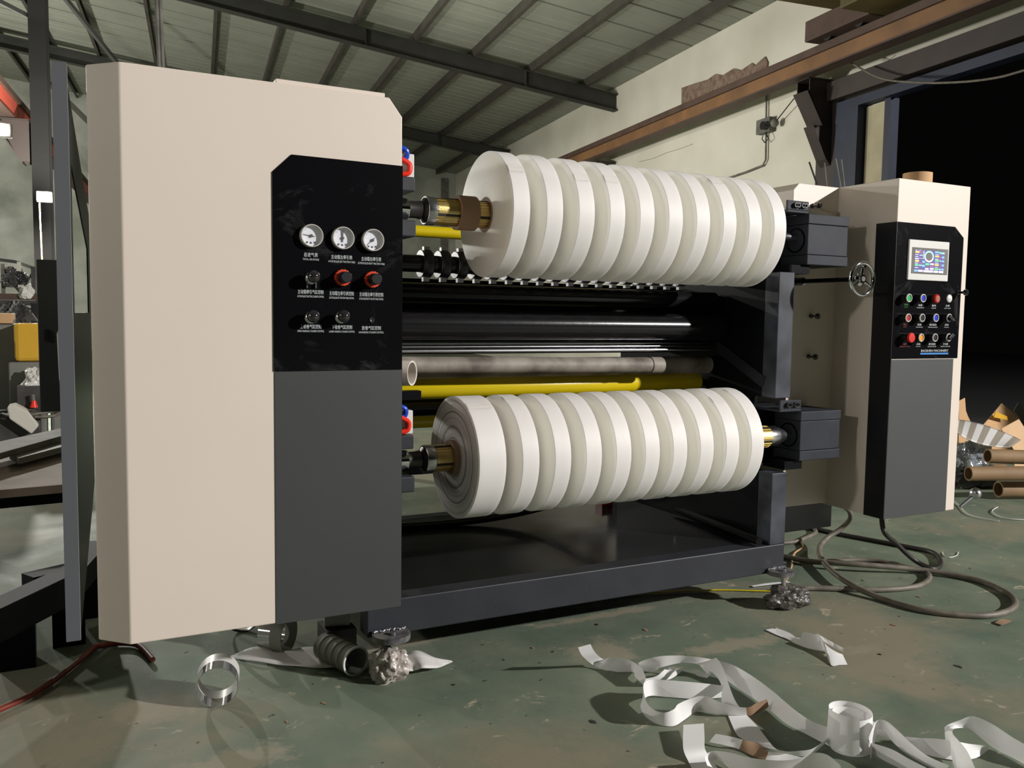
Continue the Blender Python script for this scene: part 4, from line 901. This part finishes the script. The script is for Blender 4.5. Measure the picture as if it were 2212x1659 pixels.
# tangled strips of paper
def strip(pts, w, lab, conv, parts=None, k=7, name='paper_strip'):
    """pts: (u, v, height of the strip's middle, tilt in degrees: 0 flat, 90 on edge)"""
    P_ = [conv(u, v, z) for u, v, z, t in pts]; T = [t for *_, t in pts]
    C_ = spline(P_, k); N = len(C_); b = MB(); prev = None; side0 = None
    for i, p in enumerate(C_):
        s = i/k; a = int(min(s, len(T)-2)); fr = s-a; tl = math.radians(T[a]*(1-fr)+T[a+1]*fr)
        tg = (C_[min(i+1, N-1)]-C_[max(i-1, 0)]).normalized(); sd = Vector((0, 0, 1)).cross(tg)
        sd = sd.normalized() if sd.length > .05 else side0
        side0 = sd; upv = tg.cross(sd).normalized()
        if upv.z < 0: upv = -upv
        wv = sd*math.cos(tl)*w/2+upv*math.sin(tl)*w/2
        p = p.copy(); lo = min((p+wv).z, (p-wv).z)
        if lo < .002: p.z += .002-lo
        cur = [b.b.verts.new(p+wv), b.b.verts.new(p), b.b.verts.new(p-wv)]
        if prev:
            for q in (0, 1):
                f = b.b.faces.new([prev[q], prev[q+1], cur[q+1], cur[q]])
                if parts and parts[0] <= i/N <= parts[1]: f.material_index = 1
        prev = cur
    o = b.build(name, ['paper_strip', 'core'], smooth=True)
    return tag(o, lab, 'paper strip', 'tangled paper strips on the floor')
pm = mat('paper_strip', rgb(246, 245, 244), .5); M['paper_strip'] = pm
_n = pm.node_tree.nodes; _l = pm.node_tree.links; _t = _n.new('ShaderNodeBsdfTranslucent'); _t.inputs['Color'].default_value = (*rgb(240, 238, 234), 1)
_m = _n.new('ShaderNodeMixShader'); _m.inputs[0].default_value = .14; _l.new(_n['Principled BSDF'].outputs[0], _m.inputs[1]); _l.new(_t.outputs[0], _m.inputs[2]); _l.new(_m.outputs[0], _n['Material Output'].inputs['Surface'])
C6 = lambda u, v, z: Fl(1180+.4665*u, 1320+.4665*v, z)
w = .058
def ribbon(pairs, lab, brown=(), k=6, name='paper_strip'):
    """pairs of edge points ((u, v, height), (u, v, height)) read along the strip"""
    A = spline([C6(*a) for a, c in pairs], k); B_ = spline([C6(*c) for a, c in pairs], k); b = MB(); prev = None
    for i, (a, c) in enumerate(zip(A, B_)):
        a = a.copy(); c = c.copy(); a.z = max(a.z, .002); c.z = max(c.z, .002)
        cur = [b.b.verts.new(a), b.b.verts.new((a+c)/2), b.b.verts.new(c)]
        if prev:
            for q_ in (0, 1):
                f = b.b.faces.new([prev[q_], prev[q_+1], cur[q_+1], cur[q_]])
                if any(x0 <= i/k <= x1 for x0, x1 in brown): f.material_index = 1
        prev = cur
    return tag(b.build(name, ['paper_strip', 'core'], smooth=True), lab, 'paper strip', 'tangled paper strips on the floor')
ribbon([((147,168,.11),(205,153,.11)), ((165,205,.07),(225,190,.07)), ((207,243,.02),(262,222,.03)), ((255,268,.002),(290,216,.045)), ((330,282,.002),(345,216,.05)), ((402,284,.002),(395,232,.05)), ((412,305,.01),(440,262,.05)), ((455,348,.004),(462,310,.04))],
  'paper strip with its raised end at the far left of the tangle')
ribbon([((425,240,.03),(440,278,.005)), ((470,222,.06),(500,280,.005)), ((540,208,.07),(530,262,.03)), ((640,207,.07),(630,240,.045)), ((760,222,.07),(720,252,.05)), ((860,248,.06),(800,295,.01)), ((960,305,.055),(880,352,.004)), ((1050,372,.05),(960,405,.004)), ((1100,415,.05),(1040,462,.004)), ((1165,468,.05),(1110,520,.004)), ((1240,515,.05),(1200,568,.004)), ((1330,545,.045),(1280,610,.004)), ((1400,570,.04),(1340,640,.004))],
  'long paper strip sweeping diagonally across the tangle to the curl')
ribbon([((700,242,.03),(760,305,.003)), ((708,240,.05),(775,262,.04)), ((718,246,.06),(785,216,.09)), ((785,300,.05),(818,262,.08)), ((812,350,.03),(845,340,.06)), ((812,420,.01),(878,420,.03)), ((840,480,.004),(925,478,.008)), ((878,565,.004),(975,530,.006)), ((905,590,.004),(1010,575,.01)), ((960,615,.004),(1060,635,.03)), ((1050,645,.004),(1110,650,.03)), ((1150,672,.004),(1160,648,.03)), ((1235,660,.004),(1235,636,.03)), ((1300,605,.02),(1310,582,.05))],
  'paper strip folded over the top of the tangle and running down its middle')
ribbon([((815,400,.004),(815,345,.04)), ((700,407,.004),(715,333,.05)), ((560,398,.004),(560,320,.06)), ((490,392,.01),(485,318,.06)), ((455,405,.02),(450,340,.07)), ((436,440,.01),(462,415,.06)), ((462,490,.003),(495,455,.055)), ((520,525,.003),(545,470,.05)), ((590,532,.003),(590,455,.05)), ((645,500,.003),(612,430,.055)), ((700,462,.003),(670,405,.06)), ((760,472,.003),(735,393,.06)), ((830,482,.003),(815,425,.05)), ((930,487,.003),(925,447,.04)), ((985,470,.004),(975,425,.045)), ((1032,445,.004),(1022,408,.045))],
  'looped paper strip with a brown end in the left of the tangle', brown=((13.1, 15.1),))
ribbon([((635,527,.03),(730,520,.03)), ((633,590,.025),(733,585,.025)), ((636,645,.02),(735,637,.02)), ((660,700,.004),(760,680,.004)), ((690,760,.004),(800,740,.004))],
  'broad flat paper strip lying nearest the middle bottom of the picture')
ribbon([((752,607,.01),(785,568,.03)), ((830,622,.01),(850,580,.03)), ((893,640,.004),(910,595,.03)), ((960,672,.004),(975,612,.02)), ((1015,688,.004),(1030,650,.02)), ((1100,705,.004),(1100,658,.02)), ((1200,722,.004),(1200,682,.02))],
  'paper strip with a brown taped patch at the bottom of the tangle', brown=((2.1, 4.1),))
ribbon([((800,735,.01),(745,715,.03)), ((775,700,.01),(736,672,.05)), ((800,690,.01),(770,648,.06)), ((870,740,.003),(850,655,.06)), ((980,770,.003),(950,680,.06)), ((1080,780,.003),(1080,692,.06)), ((1150,770,.003),(1170,682,.07)), ((1220,760,.003),(1235,657,.085)), ((1320,770,.003),(1300,665,.085)), ((1385,790,.003),(1360,712,.06))],
  'bulging paper strip along the bottom edge of the picture')
ribbon([((455,348,.003),(450,315,.03)), ((520,322,.003),(512,300,.03)), ((575,315,.003),(558,262,.04)), ((628,278,.01),(585,258,.05))], 'short torn paper scrap inside the left of the tangle', k=4, name='paper_scrap')
ribbon([((668,275,.02),(690,270,.03)), ((700,300,.003),(725,285,.02)), ((745,310,.003),(765,290,.02))], 'small curled paper scrap inside the top of the tangle', k=4, name='paper_scrap')
cc = C6(1405, 650, 0)
pts = []
for k_ in range(26):
    an = k_*.42; rr = .046+.0006*k_; pts.append((cc.x+rr*math.cos(an), cc.y+rr*math.sin(an), .052+.0008*k_, 88))
strip(pts, .095, 'tight upright curl of paper strip in the middle of the tangle', lambda x, y, z: Vector((x, y, z)), k=3, name='paper_curl')
ribbon([((1335,545,.02),(1335,525,.05)), ((1380,505,.04),(1400,485,.06)), ((1440,503,.05),(1450,478,.08)), ((1520,565,.03),(1530,520,.07)), ((1600,598,.01),(1620,575,.04)), ((1660,618,.004),(1680,583,.04)), ((1720,650,.004),(1740,588,.04)), ((1800,675,.004),(1800,590,.04)), ((1900,690,.004),(1880,600,.04)), ((1990,680,.004),(1960,615,.03)), ((2050,640,.01),(2030,622,.03))],
  'wavy paper strip right of the curl, running back to the right')
ribbon([((1502,690,.004),(1490,600,.06)), ((1520,612,.03),(1503,560,.09)), ((1535,560,.05),(1530,508,.11)), ((1562,548,.06),(1572,508,.11)), ((1600,602,.03),(1625,550,.09)), ((1660,655,.01),(1690,612,.06)), ((1740,705,.004),(1765,670,.05)), ((1840,755,.004),(1865,715,.05))],
  'arched paper strip just right of the upright curl')
ribbon([((1500,650,.01),(1505,610,.05)), ((1560,690,.004),(1600,640,.05)), ((1650,735,.004),(1680,685,.05)), ((1720,775,.004),(1760,725,.05))],
  'paper strip running off the bottom edge right of the curl')
ribbon([((1900,780,.004),(2000,760,.03)), ((1880,690,.01),(1950,650,.06)), ((1852,610,.02),(1905,595,.07)), ((1845,560,.04),(1882,566,.08)), ((1850,532,.07),(1892,545,.07)), ((1915,505,.09),(1955,545,.05)), ((1975,487,.10),(2015,590,.02)), ((2060,520,.08),(2080,640,.004)), ((2160,585,.06),(2180,690,.004)), ((2260,640,.05),(2280,750,.004))],
  'tall looping paper strip at the right edge of the picture')
ribbon([((1035,90,.003),(1068,79,.003)), ((1095,120,.004),(1125,100,.01)), ((1155,146,.004),(1172,128,.015)), ((1210,172,.004),(1190,98,.03)), ((1270,182,.006),(1245,108,.04)), ((1292,190,.004),(1262,108,.05)), ((1318,250,.003),(1300,160,.03)), ((1355,250,.003),(1345,190,.02)), ((1395,248,.003),(1372,200,.012))],
  'separate torn paper strip on the floor behind the tangle', k=4)
ribbon([((1285,140,.03),(1260,108,.05)), ((1330,168,.02),(1300,130,.04)), ((1372,187,.012),(1345,155,.03)), ((1381,176,.02),(1378,172,.03))], 'crumpled paper fold on the separate torn strip', k=4, name='paper_scrap')
strip([(170, 1600, .004, 0), (260, 1640, .004, 0), (350, 1665, .004, 0)], .035, 'faint torn paper strip flat on the floor right of the front beam', C5, k=4, name='paper_scrap')
strip([(1540, 1570, .006, 0), (1570, 1555, .01, 10), (1600, 1545, .006, 0)], .03, 'small tan paper scrap near the cable loop', C5, parts=(0, 1), k=3, name='paper_scrap')
strip([(70, 1345, .006, 0), (160, 1332, .008, 8), (290, 1318, .006, 0)], .018, 'narrow white strip beside the right levelling foot', C5, k=4, name='paper_scrap')
# bits of litter
random.seed(11)
lit = [(1290, 1350), (1395, 1362), (1900, 1414), (1930, 1350), (2070, 1440), (620, 1560), (980, 1480), (1150, 1400), (1280, 1560), (1985, 1290), (1742, 1395), (700, 1520)]
for i, (x, y) in enumerate(lit):
    c = Fl(x, y); b = MB(); n = 6; r = random.uniform(.004, .010)
    ps = [(c.x+r*math.cos(k*1.047)*random.uniform(.5, 1.3), c.y+r*1.6*math.sin(k*1.047)*random.uniform(.5, 1.3), .0005) for k in range(n)]
    b.prism(ps, (0, 0, .002)); o = b.build('floor_crumb', 'core' if i % 2 else 'junk_dark'); tag(o, 'small dirt crumb lying on the green floor', 'crumb', 'dirt crumbs on the floor')

# ============================================================ pile beside the doorway, right
def tube_px(u, v, r, dirx, L, lab, Y):
    c = at(2020+.2049*u, 840+.2049*v, 1, Y); d = Vector(dirx).normalized()
    return tag(MB().pipe(c, c+d*L, r, r*.82, 40).build('cardboard_tube', 'kraft_shaded', smooth=True), lab, 'cardboard tube', 'cardboard tubes by the doorway')
tube_px(552, 708, .046, (1, -.42, -.03), 1.3, 'upper brown cardboard tube of the stack by the black doorway', 1.30)
tube_px(350, 893, .046, (1, -.40, -.0), 1.4, 'middle brown cardboard tube, its open end nearest the operator cabinet', 1.25)
tube_px(665, 1060, .052, (1, -.40, -.0), 1.2, 'lowest brown cardboard tube lying on the floor by the doorway', 1.25)
tube_px(150, 960, .06, (1, .1, -.0), .7, 'dark cardboard tube half hidden behind the operator cabinet edge', 1.75)
def sheet3(pts, Y, m, lab, name='kraft_sheet', cat='cardboard sheet', dep=.006, fold=0.0):
    b = MB(); ps = [at(2020+.2049*u, 840+.2049*v, 1, Y+dy) for u, v, dy in pts]
    b.prism(ps, (0, dep, 0)); return tag(b.build(name, m), lab, cat)
sheet3([(250, 130, 0), (315, 95, 0), (325, 230, 0), (345, 285, 0), (390, 380, 0), (390, 1010, 0), (250, 1010, 0)], 2.0, 'kraft', 'tan cardboard piece sticking up right behind the operator cabinet')
sheet3([(510, 380, 0), (600, 280, .02), (705, 152, .05), (800, 230, .05), (885, 315, .04), (940, 390, 0), (940, 980, 0), (600, 980, 0), (600, 470, 0)], 2.2, 'kraft', 'tan cardboard sheet with yellow tape, corner pointing up in the pile')
sheet3([(640, 240, .0), (760, 290, .0), (765, 330, .0), (620, 300, .0)], 2.17, 'yellow_bag', 'strip of yellow tape on the upright cardboard sheet', 'yellow_tape', 'tape')
sheet3([(700, 420, 0), (885, 320, .03), (1000, 500, .03), (1000, 1040, 0), (850, 1040, 0), (830, 640, 0), (740, 500, 0)], 1.9, 'core_pale', 'pale cardboard sheet at the right edge of the pile')
sheet3([(830, 230, 0), (885, 140, .03), (1000, 260, 0), (1000, 940, 0), (930, 940, 0), (930, 380, 0), (900, 330, 0)], 2.4, 'junk_grey', 'grey curved sheet at the right edge of the pile, topmost', 'grey_sheet', 'sheet')
def blanket():
    b = MB(); nu, nv = 20, 12; g = []
    TL, TR, BL, BR_ = (200, 325), (905, 540), (190, 420), (790, 615)
    m0 = (430, 340); m1 = (440, 610)
    for i in range(nu+1):
        row = []
        for j in range(nv+1):
            s, t = i/nu, j/nv
            top = ((1-s)**2*TL[0]+2*s*(1-s)*480+s*s*TR[0], (1-s)**2*TL[1]+2*s*(1-s)*330+s*s*TR[1])
            bot = ((1-s)**2*BL[0]+2*s*(1-s)*380+s*s*BR_[0], (1-s)**2*BL[1]+2*s*(1-s)*620+s*s*BR_[1])
            u = top[0]*(1-t)+bot[0]*t; v = top[1]*(1-t)+bot[1]*t
            p = at(2020+.2049*u, 840+.2049*v, 1, 1.75-.35*t+.02*math.sin(s*9)); row.append(b.b.verts.new(p))
        g.append(row)
    for i in range(nu):
        for j in range(nv):
            f = b.b.faces.new([g[i][j], g[i+1][j], g[i+1][j+1], g[i][j+1]]); f.material_index = 1 if (i//2) % 2 else 0
    return b.build('striped_packing_film', ['white_plastic', 'stripe_grey'], smooth=True, solid=.004)
tag(blanket(), 'white and grey striped packing film draped over the pile', 'packing film')
o = lump(at(2020+.2049*380, 840+.2049*720, 1, 1.62)-Vector((0, 0, .10)), .16, .10, .12, 8.2, 'crumpled silvery plastic bag under the striped film', .2, 'silver_bag'); o.name = 'plastic_bag'; o['category'] = 'plastic bag'; del o['group']
o = lump((at(2020+.2049*480, 840+.2049*1080, 1, 1.55).x, 1.62, .0), .20, .12, .10, 5.2, 'dark crumpled rags under the cardboard tubes', .1, 'junk_dark'); o.name = 'rag_heap'; o['category'] = 'rags'; del o['group']
sp_ = thing('work_lamp', Fl(2108, 1085), 'silver dome shaped lamp head lying in front of the tubes', 'lamp')
c = at(2107, 1066, 1, 1.12); c.z = max(c.z, .05)
MB().sphere(c, .036).build('dome', 'steel', sp_, smooth=True)
MB().cyl(c, Vector(Fl(2074, 1094, .02)), .012, .010).build('handle', 'steel', sp_, smooth=True)

# ============================================================ clutter at the left
Lp = lambda x, y, Y: at(x, y, 1, Y)
def bx(x0, y0, x1, y1, Y, dep, name, m, lab, cat, bev=.004, grp=None, zmin=None):
    a = Lp(x0, y0, Y); c = Lp(x1, y1, Y)
    z0 = c.z if zmin is None else zmin
    return tag(MB().box(a.x, c.x, Y, Y+dep, z0, a.z).build(name, m, bevel=bev), lab, cat, grp)
Yb = 5.6
bx(-60, 700, 100, 905, Yb, .8, 'covered_cabinet', 'grey_cloth', 'big grey covered cabinet under the yellow bag at left', 'cabinet', .03, zmin=0)
bx(-60, 676, 27, 699, Yb+.05, .5, 'cardboard_box', 'kraft', 'tan cardboard box on top of the grey cabinet at the left edge', 'box')
bx(29, 698, 95, 781, Yb-.18, .18, 'yellow_bag', 'yellow_bag', 'shiny yellow plastic bag standing at left by the slotted plate', 'bag', .03)
bx(18, 783, 100, 905, Yb-.22, .215, 'covered_bench', 'grey_cloth', 'low grey covered bench with the yellow bag on it', 'bench', .01, zmin=0)
bx(104, 705, 160, 905, Yb+.3, .6, 'grey_drum', 'grey_cloth', 'pale grey covered stack behind the yellow bag', 'stack', .03, zmin=0)
c = Lp(90, 835, Yb-.35); o = lump(c-Vector((0, 0, .12)), .13, .1, .16, 2.2, 'crumpled white plastic bag below the yellow bag', 0, 'white_crumple'); o.name = 'white_bag'; o['category'] = 'bag'; del o['group']
M_ = None
bx(36, 835, 95, 893, Yb-.5, .3, 'black_crate', 'junk_dark', 'black ribbed crate below the white bag at left', 'crate')
hd = thing('lever', Lp(72, 860, Yb-.55), 'grey lever with a red grip in front of the black crate', 'lever')
MB().tube([Lp(71, 852, Yb-.55), Lp(73, 872, Yb-.55)], .012).build('stem', 'junk_grey', hd)
MB().lathe(Lp(73.5, 880, Yb-.55), (0, 0, 1), [(0, 0), (0, .028), (.05, .014), (.055, 0)], 16).build('red_grip', 'hose_red', hd, smooth=True)
# foam block, cables, frame on the floor
p = [Lp(15, 880, 4.9), Lp(32, 876, 4.9), Lp(62, 890, 4.9), Lp(84, 920, 4.9), Lp(68, 938, 4.9), Lp(20, 905, 4.9)]
tag(MB().prism(p, (0, .25, 0)).build('foam_block', 'white_block', bevel=.01), 'white foam block lying on the scrap heap at left', 'foam block')
random.seed(5)
bx(-80, 908, 88, 945, 5.0, .7, 'scrap_bench', 'junk_dark', 'low dark bench under the coiled cables at left', 'bench', .01, zmin=0)
for k in range(7):
    c0 = Lp(random.uniform(5, 60), 0, 4.9); zz = Lp(30, 905-k*1.5, 4.9).z+.01; pts = []
    rx = random.uniform(.10, .2); ph = random.uniform(0, 6)
    for i in range(20): t = i*.36+ph; pts.append((c0.x+rx*math.cos(t)*(1+.1*math.sin(3*t)), 4.98+.16*rx/.2*math.sin(t)+.1, zz+.012*math.sin(2*t+k)))
    cable('coiled_cable', pts, .011, 'cable' if k % 2 else 'cable_dark', 'loosely coiled dark cable heaped on the bench left of the open door', 'cable', 'coiled cables on the scrap bench', 3)
def slab(px_pts, z, th, m, name, lab, cat):
    ps = [Fl(x, y, z) for x, y in px_pts]; return tag(MB().prism(ps, (0, 0, -th)).build(name, m, bevel=.003), lab, cat)
tb = thing('low_table', Fl(50, 1050, 0), 'low table with a pinkish board top and black rail at left', 'table')
ps = [Fl(x, y, .42) for x, y in [(-40, 988), (146, 970), (146, 1046), (-40, 1062)]]
MB().prism(ps, (0, 0, -.035)).build('board_top', 'pink_board', tb, bevel=.003)
a = Fl(-40, 1062, .385); c = Fl(146, 1046, .385)
MB().bar(a-Vector((0, -.03, .04)), c-Vector((0, -.03, .04)), .05, .08).build('front_rail', 'black_paint', tb)
for x in (-30, 170):
    e = Fl(x, 1050, .35); MB().box(e.x-.03, e.x+.03, e.y, e.y+.06, 0, .31).build('leg', 'black_paint', tb)
slab([(-40, 962), (130, 925), (146, 938), (-40, 990)], .50, .03, 'junk_grey', 'steel_profile', 'pale grey perforated steel profile behind the pinkish board', 'profile')
slab([(20, 978), (146, 944), (146, 962), (40, 990)], .47, .03, 'grey_cloth', 'flat_bar', 'flat grey bar lying beside the perforated profile', 'bar')
# unwinding stand: low dark steel frame on the floor, lower left
us = thing('steel_stand', Fl(60, 1330), 'low dark steel stand on the floor at the lower left', 'stand')
MB().bar(Fl(-120, 1395, .22), Fl(152, 1262, .22), .09, .10).build('front_rail', 'dark_frame', us, bevel=.004)
MB().bar(Fl(60, 1262, .22), Fl(152, 1240, .22), .08, .06).build('rear_rail', 'dark_frame', us)
MB().bar(Fl(150, 1262, .22), Fl(215, 1190, .22), .08, .08).build('side_rail', 'dark_frame', us)
for (x, y) in ((40, 1440), (150, 1390), (205, 1330)):
    e = Fl(x, y); MB().box(e.x-.05, e.x+.05, e.y-.03, e.y+.07, 0, .18).build('leg', 'black_paint', us)
# shelf with scrap in the far left
ys = 7.6
sh_ = thing('scrap_rack', Lp(40, 690, ys), 'steel rack with scrap parts at the far left', 'rack')
def rb(x0, y0, x1, y1, w, m, nm): MB().bar(Lp(x0, y0, ys), Lp(x1, y1, ys), w).build(nm, m, sh_)
rb(-40, 640, 88, 642, .06, 'rust_dark', 'shelf_board'); rb(-40, 653, 88, 655, .05, 'junk_dark', 'lower_beam')
rb(-40, 556, 36, 566, .03, 'junk_dark', 'top_rail'); rb(36, 566, 74, 580, .03, 'junk_grey', 'top_rail')
rb(41, 566, 44, 636, .035, 'white_block', 'post'); rb(6, 570, 8, 640, .035, 'junk_grey', 'post'); rb(72, 576, 72, 640, .04, 'junk_dark', 'post'); rb(80, 560, 80, 640, .03, 'junk_grey', 'post')
rb(46, 655, 46, 700, .06, 'junk_grey', 'lower_post'); rb(74, 655, 74, 700, .06, 'black_matte', 'lower_post')
rb(26, 612, 42, 630, .02, 'junk_dark', 'brace'); rb(45, 580, 60, 620, .02, 'junk_grey', 'brace'); rb(50, 622, 70, 590, .02, 'junk_dark', 'brace')
def scrap(x, y, s, seed, m, lab):
    c = Lp(x, y, ys); o = lump(c-Vector((0, 0, s*.7)), s, s*.7, s*.9, seed, lab, seed, m); o.name = 'scrap_part'; o['category'] = 'scrap'; o['group'] = 'scrap parts on the rack'
scrap(25, 605, .10, 1.1, 'junk_dark', 'dark motor shaped scrap hanging in the rack, upper left'); scrap(23, 588, .07, 2.1, 'junk_dark', 'small dark scrap at the top of the rack')
scrap(44, 602, .08, 3.1, 'black_matte', 'black scrap part behind the white rack post'); scrap(60, 632, .09, 4.1, 'white_crumple', 'pale crumpled plastic on the rack shelf')
scrap(36, 680, .16, 5.1, 'junk_dark', 'dark scrap heap under the rack shelf'); scrap(10, 672, .10, 6.1, 'junk_dark', 'dark scrap at the left edge under the rack shelf'); scrap(60, 678, .07, 7.1, 'junk_grey', 'grey scrap lump under the rack shelf')
tag(MB().prism([Lp(46, 689, 5.65), Lp(68, 676, 5.65), Lp(82, 695, 5.65)], (0, .3, 0)).build('dark_flap', 'junk_dark'), 'dark triangular flap above the yellow bag', 'flap')
# things seen through the machine, far behind
fb = [(953-48, 808, 970, 818, 'white_block', 'white box edge seen under the grey pipe at left'), ]
Yf = 9.0
for i, (x0, y0_, x1, y1_, m, lab) in enumerate(((946, 800, 968, 824, 'white_block', 'white box seen far off under the grey pipe, left one'), (975, 800, 989, 824, 'white_block', 'white box seen far off under the grey pipe, right one'),
        (905, 806, 945, 824, 'blue_steel', 'dark blue case seen far off under the grey pipe'), (1042, 795, 1150, 824, 'junk_dark', 'dark machine part seen far off under the grey pipe'), (1262, 795, 1285, 824, 'white_block', 'white carton seen far off above the yellow roller'))):
    bx(x0, y0_, x1, y1_, Yf, .4, 'distant_box', m, lab, 'box', .004, zmin=0)
# behind the lower rolls: pallet, black beam, white boxes and brick on the deck
for (yy, zz, w_, h_, lab) in ((2.3, .30, .08, .10, 'low dark rail stand seen behind the lower left roll'), (2.1, .64, .06, .05, 'tall black cross bar stand seen behind the lower shaft clamp')):
    o = thing('rear_stand', (1.1, yy, 0), lab, 'stand')
    MB().bar((.0, yy, zz), (2.2, yy, zz), w_, h_).build('rail', 'dark_frame' if zz < .5 else 'black_paint', o)
    for x in (.05, 2.15): MB().box(x-.04, x+.04, yy-w_/2, yy+w_/2, 0, zz-h_/2).build('leg', 'dark_frame', o)
a = at(1078, 1140, 1, 1.34); c = at(1136, 1180, 1, 1.34)
a = at(1300, 1117, 1, 1.2); tag(MB().box(a.x, a.x+.06, 1.20, 1.26, .2402, .29).build('brick', 'red_plastic'), 'small orange red block on the black deck behind the lower rolls', 'block')
cable('black_hose', [(.25, 1.15, .258), (.7, 1.1, .258), (1.0, 1.0, .31), (1.2, .85, .42), (1.35, .75, .50)], .016, 'black_rubber', 'thick black hose sagging under the lower rolls', 'hose')

bpy.data.objects.remove(_fo); bpy.data.curves.remove(_fc)
